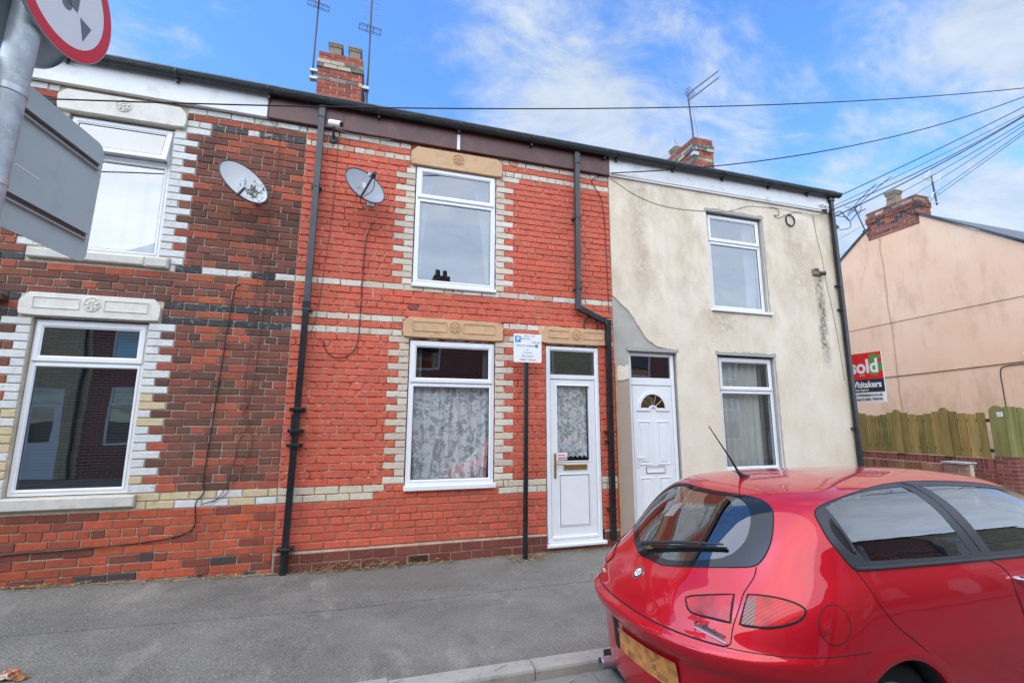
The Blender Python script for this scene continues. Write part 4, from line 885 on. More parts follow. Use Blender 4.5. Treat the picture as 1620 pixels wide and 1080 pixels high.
m = MB(); m.tube([(6.72, 2.42, 7.05), (6.69, 2.42, 8.0), (6.646, 2.45, 8.95)], .018, 8); m.build('mast', 'dark_steel', t); m = MB(); m.box(6.66, 6.80, 2.40, 2.50, 7.42, 7.50); m.build('chimney_bracket', 'galvanised', t)
for dz in (.0, -.17):
    yagi(t, (6.64, 2.45, 8.93+dz), (.72, -.12, .62), (.12, .95, .02), 1.05, 12, .10, .08, refl=(dz == 0))
m = MB(); m.tube(smoothpath([(6.7, 2.4, 8.6), (6.75, 2.3, 7.7), (6.8, 2.3, 7.35), (7.3, 2.35, 6.9), (7.5, 2.3, 6.4)]), .005, 5); m.build('lead', 'cable_grey', t)
t = thing('chimney_cowl', 'bent wire spike above the pot of the cream house chimney', 'cowl')
m = MB(); m.tube([(6.98, 3.62, 8.30), (7.10, 3.62, 8.62), (7.22, 3.62, 8.45)], .012, 6); m.build('wire', 'aluminium', t)

# overhead wires + pole ---------------------------------------------
PT = Vector((12.2, -1.22, 7.75))
t = thing('telegraph_pole', 'wooden telegraph pole on the far pavement corner carrying all the overhead wires', 'telegraph pole')
m = MB(); m.tube([(PT.x, PT.y, -.1), (PT.x, PT.y, 8.3)], [.15, .10], 14); m.build('pole', 'chimney_pot_clay', t, smooth=True)
m = MB(); m.box(PT.x-.35, PT.x+.35, PT.y-.05, PT.y+.05, 7.7, 7.8); m.build('crossarm', 'dark_steel', t)
gwi = 'overhead telephone wires'
def wire(label, a, b, s, r=.008): cable('overhead_wire', label, sag(a, b, s), r, group=gwi, smooth=False)
wire('long thin wire crossing the whole street front from the top left to the pole', (-6, -.5, 4.1), PT, .40, .0075)
wire('wire rising from the join of brown and white fascias to the pole', (3.17, -.07, 5.06), PT+Vector((0, 0, .12)), .40)
wire('top wire of the fan leaving the end of the cream house', (7.41, .10, 5.30), PT+Vector((0, 0, .02)), .03)
wire('thin wire just below the top one at the cream house end', (7.41, .12, 5.17), PT+Vector((.1, 0, -.04)), .04, .005)
wire('thicker wire from the insulators at the end of the cream house', (7.41, .08, 4.98), PT+Vector((0, .05, -.06)), .10, .010)
wire('wire with loose tails from the insulators at the end of the cream house', (7.2, -.12, 5.02), PT+Vector((-.1, 0, -.08)), .14, .008)
wire('wire from the chimney of the peach house to the pole', (13.75, 3.2, 7.72), PT+Vector((.1, .05, -.12)), .05, .007)
for i_, (z_, l_) in enumerate(((12.06, 'highest'), (11.08, 'middle'), (10.77, 'lowest'))): wire(l_+' of the three faint wires running behind the cream house corner', (25.98, 14, z_), PT+Vector((.1, .1, -.16-.04*i_)), .1, .008)
t = thing('telegraph_pole', 'distant telegraph pole in the side street behind the cream house', 'telegraph pole'); m = MB(); m.tube([(25.98, 14, -.1), (25.98, 14, 12.2)], [.16, .11], 12); m.build('pole', 'chimney_pot_clay', t, smooth=True)
m = MB()
for p_, q_ in (((7.75, .0, 5.04), (8.65, -.2, 5.83)), ((7.78, .0, 5.10), (8.40, -.1, 5.70))): m.tube(smoothpath([p_, Vector(p_).lerp(Vector(q_), .4)+Vector((.03, 0, .05)), q_]), .007, 5)
m.tube(smoothpath([(7.45, .05, 5.0), (7.6, .0, 5.12), (7.8, .0, 4.98), (8.0, .0, 5.14), (8.15, -.05, 5.22)]), .008, 6); m.tube(smoothpath([(7.5, .05, 5.05), (7.75, .0, 5.02), (7.8, .0, 4.86), (7.6, .05, 4.80)]), .006, 6)
m.tube(smoothpath([(7.95, .0, 5.18), (8.02, .0, 5.3), (8.12, .0, 5.28), (8.05, .0, 5.12)]), .005, 6)
tag(m.build('cable_tangle', 'cable_black', smooth=True), 'tangle of loose cable ends hanging on the wires at the cream house corner', 'cable')

# ------------------------------------------------------------------ peach gabled house across the side street
HP = thing('gabled_house', 'peach rendered gable end house across the side street, with a brick chimney', 'house')
GX = 13.6; ez = 5.02; ey = -.05; pk = 6.95; sl_ = .76
m = MB(); y2 = 6.6; prof = [(-.02, -.1), (y2, -.1), (y2, 4.95), (3.72, 7.0), (2.42, 7.0), (-.02, 5.02)]
m.prism(prof, 0, GX, GX+.3); m.box(GX+.3, GX+9, -.02, .2, -.1, 5.0); m.box(GX+.3, GX+9, y2-.2, y2, -.1, 4.9); m.build('wall', 'peach_render', HP)
m = MB(); zr_ = 7.45; m.add([(GX-.04, -.25, 4.90), (GX+9, -.25, 4.90), (GX+9, 3.07, zr_), (GX-.04, 3.07, zr_), (GX-.04, y2+.2, 4.80), (GX+9, y2+.2, 4.80)], [(0, 1, 2, 3), (3, 2, 5, 4)])
ro = m.build('roof', 'slate', HP)
m = MB(); m.prism([(-.27, 4.88), (2.42, 6.985), (2.42, 7.03), (-.27, 4.93)], 0, GX-.06, GX+.02); m.prism([(y2+.2, 4.76), (3.72, 6.98), (3.72, 7.05), (y2+.2, 4.86)], 0, GX-.04, GX+.02); m.build('verge', 'slate_gutter', ro)
chimney(HP, 'chimney', GX-.015, GX+.5, 2.37, 3.68, 6.72, 7.50, (1,), 41, [(GX+.25, 3.05, .15, .42, 1, 'chimney_pot_clay')], dark=.12, cols=[(.33, .085, .05), (.27, .07, .045), (.20, .06, .045), (.40, .11, .06)])
m = MB()
m.tube(smoothpath([(GX-.012, 5.6, 4.17), (GX-.012, 4.49, 4.19), (GX-.012, 2.8, 4.23), (GX-.012, .63, 4.27), (GX-.012, 0, 4.28)]), .006, 5); m.build('render_joint', 'cable_grey', HP)
cable('wall_cable', 'dark cable stapled across the peach gable above the fence', [(GX-.02, 4.2, 2.74), (GX-.02, 3.7, 2.747), (GX-.02, 2.6, 2.78), (GX-.02, 1.5, 2.82), (GX-.02, 1.2, 2.832), (GX-.02, .5, 2.86)], .009, group='cables on the peach gable')
cable('wall_cable', 'cable dropping from the horizontal one down the peach gable behind the fence', [(GX-.02, .8, 2.80), (GX-.02, 1.15, 2.78), (GX-.02, 1.24, 2.66), (GX-.02, 1.245, 2.3), (GX-.02, 1.244, 1.9), (GX-.02, 1.24, 1.2)], .009, group='cables on the peach gable')
m = MB(); m.box(GX-.02, GX, .66, .80, 2.93, 3.05, b=.004); sp_ = thing('name_plate', 'small white plate on the peach gable at the right', 'sign'); m.build('plate_panel', 'sign_white', sp_)
t = thing('tv_aerial', 'short mast with a round mesh aerial on the peach house chimney', 'aerial', ga)
m = MB(); m.tube([(14.26, 2.3, 7.25), (14.20, 2.3, 8.08)], .022, 8); m.build('mast', 'dark_steel', t); m = MB()
for k in range(5): m.tube([(13.98+.2*(.3+.17*k)*math.cos(a), 2.3-.05*k, 7.96+.2*(.3+.17*k)*math.sin(a)) for a in [2*PI*i/20 for i in range(21)]], .006, 5)
m.tube([(13.98, 2.3, 7.76), (13.98, 2.3, 8.16)], .008, 5); m.tube([(13.80, 2.3, 7.96), (14.2, 2.3, 7.96)], .008, 5); m.build('mesh_dish', 'dish_white', t)
m = MB(); m.tube([(14.15, 2.3, 7.30), (14.40, 2.3, 7.36)], .02, 6); m.build('chimney_bracket', 'dish_white', t); m = MB(); m.tube([(14.05, 2.3, 7.45), (14.24, 2.3, 7.62), (14.42, 2.3, 7.6)], .014, 6); m.build('chimney_bracket', 'dish_white', t)
t = thing('tv_aerial', 'thin leaning aerial at the left end of the peach house chimney', 'aerial', ga)
m = MB(); m.tube([(13.5, 3.62, 6.76), (13.5, 3.9, 7.78)], .018, 6); m.tube([(13.5, 3.55, 7.0), (13.5, 3.75, 7.0)], .02, 6); m.build('mast', 'dark_steel', t)
m = MB()
for k in range(5): m.tube([(13.5, 3.75+.05*k, 7.6+.06*k), (13.3, 3.85+.05*k, 7.62+.06*k)], .006, 5)
m.build('elements', 'dark_steel', t)
# ------------------------------------------------------------------ garden walls and fence
rn = random.Random(77)
def garden_wall(parent, name, axis, fixed, a0, a1, z0, z1, soldier, rn, facing=-1, cols=((.27, .06, .04), (.22, .05, .04), (.33, .08, .05))):
    """brick wall whose seen face lies in x=fixed (axis 0) or y=fixed (axis 1)"""
    m = MB(); z = z1
    def b_(s, e, za, zb, c):
        d = rn.uniform(0, .004)
        if axis == 0: m.box(fixed+d, fixed+.1, s, e, za, zb, 1, c)
        else: m.box(s, e, fixed+d, fixed+.1, za, zb, 1, c)
    if soldier:
        s = a0
        while s < a1-.02: b_(s, min(s+.068, a1), z1-.215, z1, jit(rn.choice(cols), .2, rn)); s += .078
        z = z1-.225
    k = 0
    while z > z0:
        s = a0-(.12 if k % 2 else 0)
        while s < a1-.02:
            st, e = max(s, a0), min(s+.226, a1)
            if e-st > .03: b_(st, e, z-.07, z, jit(rn.choice(cols), .22, rn))
            s += .238
        z -= .0802; k += 1
    if axis == 0: m.box(fixed+.01, fixed+.215, a0+.004, a1-.004, z0, z1-.006, 6, (.4, .36, .3))
    else: m.box(a0+.004, a1-.004, fixed+.01, fixed+.215, z0, z1-.006, 6, (.4, .36, .3))
    return m.build(name, BM, parent)
GW = thing('garden_wall', 'dark red brick garden wall under the wooden fence, turning the corner', 'wall')
garden_wall(GW, 'wall_run', 0, 12.42, .95, 6.2, -.1, .79, True, rn)
garden_wall(GW, 'corner_pier', 0, 12.36, .62, .948, -.1, .86, False, rn); garden_wall(GW, 'corner_pier', 1, .615, 12.46, 12.80, -.1, .86, False, rn)
garden_wall(GW, 'wall_run', 1, .68, 12.81, 18.0, -.1, .80, True, rn)
LW = thing('garden_wall', 'lower brick wall with a pale capped pier, in front of the fenced wall', 'wall')
cl_ = ((.42, .17, .09), (.36, .13, .08), (.30, .10, .07), (.46, .22, .12))
garden_wall(LW, 'wall_run', 0, 10.2, .55, 5.2, -.1, .79, True, rn, cols=cl_); garden_wall(LW, 'end_pier', 0, 10.14, .20, .548, -.1, .815, False, rn, cols=((.34, .18, .13), (.30, .15, .11), (.38, .2, .14)))
m = MB(); m.box(10.12, 10.42, .18, .57, .8165, .845, b=.006); m.build('coping', 'grey_stone', LW)
FE = thing('wooden_fence', 'green stained paling fence with scalloped top on the brick garden wall', 'fence')
def plank(m, axis, f, a, b, z0, z1, c, round_=False, th=.02):
    n = 8; w = b-a
    if round_: top = [(a+w/2-w/2*math.cos(PI*i/n), z1-w/2+w/2*math.sin(PI*i/n)) for i in range(n+1)]
    else: top = [(a, z1), (b, z1)]
    poly = [(b, z0), (a, z0)]+top
    if axis == 0: m.prism(poly, 0, f, f+th, 0, c)
    else: m.prism(poly, 1, f, f+th, 0, c)
posts = [(5.72, 1.80), (4.75, 1.80), (3.775, 1.815), (2.78, 1.845), (1.785, 1.87)]
P_ = MB(); ps = MB(); wood = [(.25, .165, .035), (.32, .20, .045), (.37, .225, .06), (.23, .165, .035), (.29, .195, .04), (.42, .26, .075)]
y = 5.9
while y > .95:
    near = min(posts, key=lambda q: abs(q[0]-y)); isn = abs(near[0]-y) < .09
    h = 1.745+(3.0-y)*.012; q = ((y-.785) % .99)/.99; dip = .045*math.cos(2*PI*q)
    w = .146; rb = rn.uniform(-.006, .006)
    if isn: o_ = MB(); plank(o_, 0, 12.38, y-.083, y+.083, .80, near[1], jit((.33, .21, .06), .12, rn), True, .07); o_.build('fence_post', 'fence_timber', FE)
    else: o_ = MB(); plank(o_, 0, 12.40, y-w/2, y+w/2+(.0 if rn.random() < .1 else 0), .815+rb, h+dip, jit(rn.choice(wood), .15, rn)); o_.build('paling', 'fence_timber', FE)
    y -= .1655
m = MB(); m.box(12.445, 12.49, .9, 6.0, .93, 1.0); m.box(12.445, 12.49, .9, 6.0, 1.55, 1.62); m.build('rail', 'dark_steel', FE)
o_ = MB(); plank(o_, 0, 12.36, .68, .93, .86, 1.885, (.25, .21, .06), True, .09); o_.build('corner_post', 'fence_timber', FE)
o_ = MB(); plank(o_, 0, 12.36, .60, .675, .86, 1.86, (.28, .27, .09), False, .09); o_.build('corner_post', 'fence_timber', FE)
x = 12.47; k_ = 0
while x < 17.8:
    o_ = MB(); plank(o_, 1, .60 if k_ % 2 else .62, x, x+.15, .84, 1.86-.05*math.sin(PI*((x-12.47) % 1.6)/1.6), jit(rn.choice([(.27, .25, .07), (.33, .30, .10), (.22, .21, .05)]), .1, rn)); o_.build('paling', 'fence_timber', FE); x += .158; k_ += 1
m = MB(); m.box(12.345, 12.359, .70, .79, 1.66, 1.75); t = thing('number_sign', 'tiny white house number plate on the fence corner post', 'sign'); m.build('plate_panel', 'sign_white', t)
text('47', .075, 'sign_text', t, 'number', frame_mat((12.343, .745, 1.675), (0, -1, 0), (0, 0, 1)))

# ------------------------------------------------------------------ estate agent board
EB = thing('estate_agent_board', 'red, navy and white sold board facing the side street beside the cream house', 'sign')
bx = 8.30; ya, yb_ = .115, .80; z0, z1, z2, z3 = 1.887, 2.06, 2.285, 2.744
m = MB(); m.box(bx, bx+.012, ya, yb_, z0, z3); m.build('board', 'sign_white', EB)
m = MB(); m.box(bx-.0012, bx-.0002, ya, yb_, z2, z3); m.build('red_panel', 'sign_red', EB); m = MB(); m.box(bx-.0012, bx-.0002, ya, yb_, z1, z2-.001); m.build('navy_panel', 'sign_navy', EB)
m = MB(); F = bx-.0022
def gp(pts): m.prism([(yb_-.02-(p[0])*.0068*1.0, z2+(p[1])*.00458) for p in pts], 0, F, F+.0006)
gp([(68, 14), (84, 14), (84, 92), (68, 92)]); gp([(85, 30), (98, 30), (98, 60), (85, 60)]); gp([(84, 66), (90, 74), (98, 78), (98, 88), (88, 86), (84, 80)])
m.build('green_symbol', 'sign_green', EB)
fm = lambda y, z, d=.0035: frame_mat((bx-d, y, z), (0, -1, 0), (0, 0, 1))
text('sold', .33, 'sign_white', EB, 'lettering', fm(.425, z2+.115), bold=.010, sx=.90); text('S.T.C.', .045, 'sign_white', EB, 'lettering', fm(.46, z2+.055))
text('Whitakers', .150, 'sign_white', EB, 'lettering', fm(.435, z1+.085), bold=.005, sx=.86); text('Estate Agents', .052, 'sign_white', EB, 'lettering', fm(.53, z1+.025), bold=.001)
text('www.whitakers.co.uk', .068, 'sign_navy', EB, 'lettering', fm(.455, z0+.105), bold=.001, sx=.98); text('Call Hull 01482 790970', .060, 'sign_navy', EB, 'lettering', fm(.455, z0+.03), bold=.001)
m = MB(); m.box(bx+.015, bx+.065, yb_+.0, yb_+.05, -.1, 2.80); m.box(bx+.0125, bx+.03, ya+.1, yb_+.05, 2.1, 2.14); m.box(bx+.0125, bx+.03, ya+.1, yb_+.05, 2.55, 2.59); m.build('post', 'timber_jamb', EB)

# ------------------------------------------------------------------ parking sign
PS = thing('parking_sign', 'white resident parking sign on a black pole at the foot of the red wall', 'street sign')
m = MB(); m.tube([(1.812, -.196, .0), (1.832, -.196, 2.55)], .030, 20); m.build('pole', 'black_plastic', PS, smooth=True)
sx0, sx1, sz0, sz1 = 1.655, 2.015, 2.262, 2.612; sy = -.235
poly = []
for cx_, cz_, a0 in ((sx1-.015, sz0+.015, -PI/2), (sx1-.015, sz1-.015, 0), (sx0+.015, sz1-.015, PI/2), (sx0+.015, sz0+.015, PI)): poly += [(cx_+.015*math.cos(a0+PI/2*i/4), cz_+.015*math.sin(a0+PI/2*i/4)) for i in range(5)]
m = MB(); m.prism(poly, 1, sy, sy+.003); m.build('sign_plate', 'sign_white', PS); m = MB(); m.box(1.79, 1.87, -.231, -.17, 2.33, 2.36); m.box(1.79, 1.87, -.231, -.17, 2.50, 2.53); m.build('clip', 'galvanised', PS)
m = MB(); m.box(sx0+.018, sx0+.092, sy-.0012, sy-.0002, sz1-.105, sz1-.027); m.build('blue_square', 'sign_blue', PS)
ft = lambda x, z: frame_mat((x, sy-.0018, z), (1, 0, 0), (0, 0, 1))
text('P', .075, 'sign_white', PS, 'lettering', frame_mat((sx0+.056, sy-.002, sz1-.093), (1, 0, 0), (0, 0, 1)), bold=.002)
for s_, x_, z_, c_, z2_ in (('Mon - Fri', .205, .315, 'text_pale', .036), ('8.30 am -', .165, .282, 'text_pale', .036), ('5.30 pm', .285, .240, 'text_pale', .036), ('Permit holders', .155, .195, 'text_pale', .040), ('or', .18, .150, 'text_pale', .034), ('2 hours', .18, .110, 'text_pale', .036), ('No return', .18, .068, 'text_pale', .036), ('within 3 hours', .18, .025, 'text_red', .036)):
    text(s_, z2_, c_, PS, 'lettering', ft(sx0+x_, sz0+z_))
m = MB(); m.tube([(sx0+.295, sy-.0005, sz0+.205), (sx0+.295, sy-.0025, sz0+.205)], .02, 16); m.build('zone_disc', 'sign_text', PS); text('13', .024, 'sign_white', PS, 'lettering', frame_mat((sx0+.295, sy-.0035, sz0+.197), (1, 0, 0), (0, 0, 1)))

# ------------------------------------------------------------------ big signpost close to the camera
SP = thing('signpost', 'galvanised sign post at the left edge with round red ringed sign and grey panel', 'road sign')
ax_ = .129
cmv = Vector((0, -5.6, 1.57)); fwh = Vector((math.sin(yaw), math.cos(yaw), 0)); rth = Vector((math.cos(yaw), -math.sin(yaw), 0))
pb = cmv+fwh*1.523-rth*1.83; pb.z = -.02
lean = rth*.028
def pp(h): return Vector((pb.x, pb.y, 0))+lean*(h-2.4)+Vector((0, 0, h))
SP.location = (0, 0, 0)
m = MB(); m.tube([pp(-.02), pp(3.46)], .0445, 28); m.build('post', 'galvanised', SP, smooth=True); m = MB(); m.tube([pp(3.46), pp(3.485)], [.047, .040], 28); m.build('post_cap', 'black_plastic', SP, smooth=True)
e_ = Vector((math.sin(ax_), math.cos(ax_), 0)); nn = Vector((math.cos(ax_), -math.sin(ax_), 0)); upv = (lean*.8+Vector((0, 0, 1))).normalized()
def panel(off, e0, e1, h0, h1, th, mat, name, rad=.05, hc=None):
    c = pp((h0+h1)/2)+nn*off; q = []; hh = (h1-h0)/2
    for (a, b, s0) in ((e1-rad, -hh+rad, -PI/2), (e1-rad, hh-rad, 0), (e0+rad, hh-rad, PI/2), (e0+rad, -hh+rad, PI)): q += [(a+rad*math.cos(s0+PI/2*i/8), b+rad*math.sin(s0+PI/2*i/8)) for i in range(9)]
    m = MB(); vs = [c+e_*a+upv*b for a, b in q]+[c+e_*a+upv*b-nn*th for a, b in q]; n = len(q)
    m.add(vs, [tuple(range(n)), tuple(range(n, 2*n))]+[(i, (i+1) % n, n+(i+1) % n, n+i) for i in range(n)]); return m.build(name, mat, SP), c
PH0, PH1 = 2.278, 2.862
_, pc = panel(-.055, -.57, .574, PH0, PH1, .003, 'sign_back', 'sign_panel')
for hz in (-.175, .17):
    m = MB()
    for dz in (-.014, .014):
        a0_, a1_ = pc+e_*-.55+upv*(hz+dz)+nn*.001, pc+e_*.545+upv*(hz+dz)+nn*.001; m.add([a0_, a1_, a1_+nn*.016, a0_+nn*.016, a0_+upv*.004, a1_+upv*.004, a1_+nn*.016+upv*.004, a0_+nn*.016+upv*.004], [(0, 1, 2, 3), (4, 5, 6, 7), (2, 3, 7, 6), (1, 2, 6, 5), (0, 3, 7, 4)])
    m.build('fixing_channel', 'channel_alloy', SP)
    m = MB(); a0_, a1_ = pc+e_*-.55+upv*hz+nn*.002, pc+e_*.545+upv*hz+nn*.002; m.add([a0_-upv*.0135, a1_-upv*.0135, a1_+upv*.0135, a0_+upv*.0135], [(0, 1, 2, 3)]); m.build('channel_groove', 'upvc_shadow', SP)
def clamp(h):
    m = MB(); m.tube([pp(h-.012), pp(h+.012)], .0475, 28); m.tube([pp(h)+nn*.04+e_*.0, pp(h)-nn*.072], .012, 8); m.build('clamp', 'channel_alloy', SP, smooth=True)
for h in (2.74, 2.395, 3.10): clamp(h)
m = MB(); m.tube([pp(2.47)+nn*.05+e_*.02, pp(2.465)+nn*.05+e_*.12], .003, 6); m.build('cable_tie', 'sign_white', SP)
def disc(off, hc, r, sgn, mats, eoff=0):
    c = pp(hc)+nn*off+e_*eoff; n = 72
    def ring(rr_, o): return [c+e_*rr_*math.cos(2*PI*i/n)+upv*rr_*math.sin(2*PI*i/n)+nn*sgn*o for i in range(n)]
    m = MB(); m.add(ring(r, 0)+ring(r, -.003)+ring(r*.97, -.018), [tuple(range(n))]+[(k*n+i, k*n+(i+1) % n, (k+1)*n+(i+1) % n, (k+1)*n+i) for k in range(2) for i in range(n)])
    m.build('round_sign', mats[0], SP)
    m = MB(); m.add(ring(r*.99, .0008)+ring(r*.80, .0008), [(i, (i+1) % n, n+(i+1) % n, n+i) for i in range(n)]); m.build('red_ring', 'sign_red', SP)
    m = MB(); m.add(ring(r*.799, .0008), [tuple(range(n))]); m.build('white_face', 'sign_white', SP)
    return c
dc = disc(.060, 3.234, .25, 1, ['sign_back'], .064)
def facepoly(pts, o=.0016, mat='sign_grey', name='symbol'):
    m = MB(); m.add([dc+e_*a+upv*b+nn*o for a, b in pts], [tuple(range(len(pts)))]); m.build(name, mat, SP)
facepoly([(.075, -.045), (.140, -.045), (.108, -.130)]); facepoly([(.005+.026*math.cos(2*PI*i/20), -.045+.026*math.sin(2*PI*i/20)) for i in range(20)])
facepoly([(-.11, -.04), (-.05, -.04), (-.05, .03), (-.11, .03)]); facepoly([(-.045, -.04), (.06, -.04), (.06, .09), (-.045, .09)])
dc = disc(-.060, 3.16, .25, -1, ['sign_back'], .02)
m = MB()
for dz in (-.012, .012): a0_ = dc+nn*.018+upv*(-.05+dz)-e_*.2; a1_ = dc+nn*.018+upv*(-.05+dz)+e_*.2; m.tube([a0_, a1_], .004, 5)
m.build('fixing_channel', 'upvc_shadow', SP)

# ------------------------------------------------------------------ litter, weeds, rubble
rn = random.Random(8)
m = MB(); m2 = MB(); m3 = MB()
def leafbit(m, x, y, z, s, rn):
    a = rn.uniform(0, 2*PI); t = rn.uniform(-.8, .8); u = Vector((math.cos(a), math.sin(a), t*.4)); w = Vector((-math.sin(a), math.cos(a), rn.uniform(-.6, .6))); p = Vector((x, y, z))
    m.add([p-u*s, p-w*s*.5, p+u*s, p+w*s*.5+Vector((0, 0, s*.3))], [(0, 1, 2, 3)])
for (x0, x1, n, h, sp_) in ((-.45, .45, 420, .10, .05), (.50, 1.0, 130, .05, .04), (.9, 2.6, 120, .015, .07), (-3.5, -.8, 420, .02, .05), (1.62, 2.05, 260, .018, .11), (-.8, -.45, 60, .03, .05), (2.3, 3.1, 50, .012, .06), (-2.9, -2.6, 100, .05, .04)):
    for _ in range(n):
        x = rn.uniform(x0, x1); hh = rn.random()**2*h*(.5+.5*math.sin(x*9)**2); yc = -.03 if x1 != 2.05 else -.21
        y = yc-abs(rn.gauss(0, sp_)) if x1 != 2.05 else yc+rn.gauss(0, sp_*.6)
        y = min(y, -.03)
        leafbit(m if rn.random() < .78 else m2, x, y, gz(x)+.006+hh, rn.uniform(.006, .017), rn)
for _ in range(46):
    x = rn.choice([rn.uniform(-.4, .4), rn.uniform(-3.3, -1.6), rn.uniform(-3.0, -.9)]); y = -rn.uniform(.02, .10); p = Vector((x, y, gz(x)+.006)); a = rn.uniform(-.5, .5) if x < -.6 else rn.uniform(-1, 1)
    L_ = rn.uniform(.05, .22) if x < -.6 else rn.uniform(.04, .12); up_ = rn.uniform(0, .02) if x < -.6 else rn.uniform(.02, .09)
    m3.tube([p, p+Vector((L_*.5*math.cos(a), L_*.2*math.sin(a), up_*.8)), p+Vector((L_*math.cos(a), L_*.3*math.sin(a), up_))], .0015, 4)
tag(m.build('dry_litter', 'dead_leaf'), 'dry leaves and dead weeds along the foot of the walls', 'litter', kind='stuff'); tag(m2.build('weeds', 'green_leaf'), 'small green weeds at the foot of the walls', 'weeds', kind='stuff'); tag(m3.build('dry_stalks', 'straw'), 'pale dry stalks lying along the wall foot', 'litter', kind='stuff')
m = MB()
for _ in range(150):
    x = rn.uniform(-3.2, 3.2); y = rn.uniform(-2.3, -.15); s = rn.uniform(.003, .008); m.add([(x+rn.uniform(-s, s), y+rn.uniform(-s, s), gz(x)+.004+rn.uniform(0, s)) for _ in range(4)], [(0, 1, 2), (0, 1, 3), (1, 2, 3), (0, 2, 3)])
for (x, y) in ((.85, -2.44), (1.25, -2.6), (1.1, -2.62), (.2, -2.42)):
    m.tube([(x, y, gz(x)+.008-(0 if y > -2.49 else .07)), (x+.09, y+.04, gz(x)+.012-(0 if y > -2.49 else .07))], .003, 4)
tag(m.build('grit', 'straw'), 'pale grit and scraps scattered on the pavement', 'litter', kind='stuff')
def lump(name, label, c, s, mat, seed):
    bm = bmesh.new(); bmesh.ops.create_icosphere(bm, subdivisions=3, radius=1); r_ = random.Random(seed)
    from mathutils import noise
    for v in bm.verts:
        n = noise.noise(v.co*1.7+Vector((seed, 0, 0)))*.5+noise.noise(v.co*5)*.15; v.co = Vector((v.co.x*s[0], v.co.y*s[1], max(v.co.z, -.3)*s[2]))*(1+n)+Vector(c)
    me = bpy.data.meshes.new(name); bm.to_mesh(me); bm.free(); me.materials.append(M[mat]); o = bpy.data.objects.new(name, me); COL.objects.link(o); tag(o, label, 'rubble', 'broken bricks on the kerb')
g = G('broken_brick'); c = g.mix(g.rng(g.noise(25, 5, .7), .42, .5), (.62, .60, .52), (.40, .13, .05)); g.out(c, .9, 0, bump=g.noise(60, 5), bs=.6, bd=.01)
lump('brick_lump', 'pale flaking brick lump in the bottom left corner', (-1.945, -1.81, .075), (.045, .045, .03), 'broken_brick', 2)
lump('brick_lump', 'smaller orange brick lump to the right of the pale one', (-1.88, -1.83, .062), (.03, .03, .012), 'rust', 5)

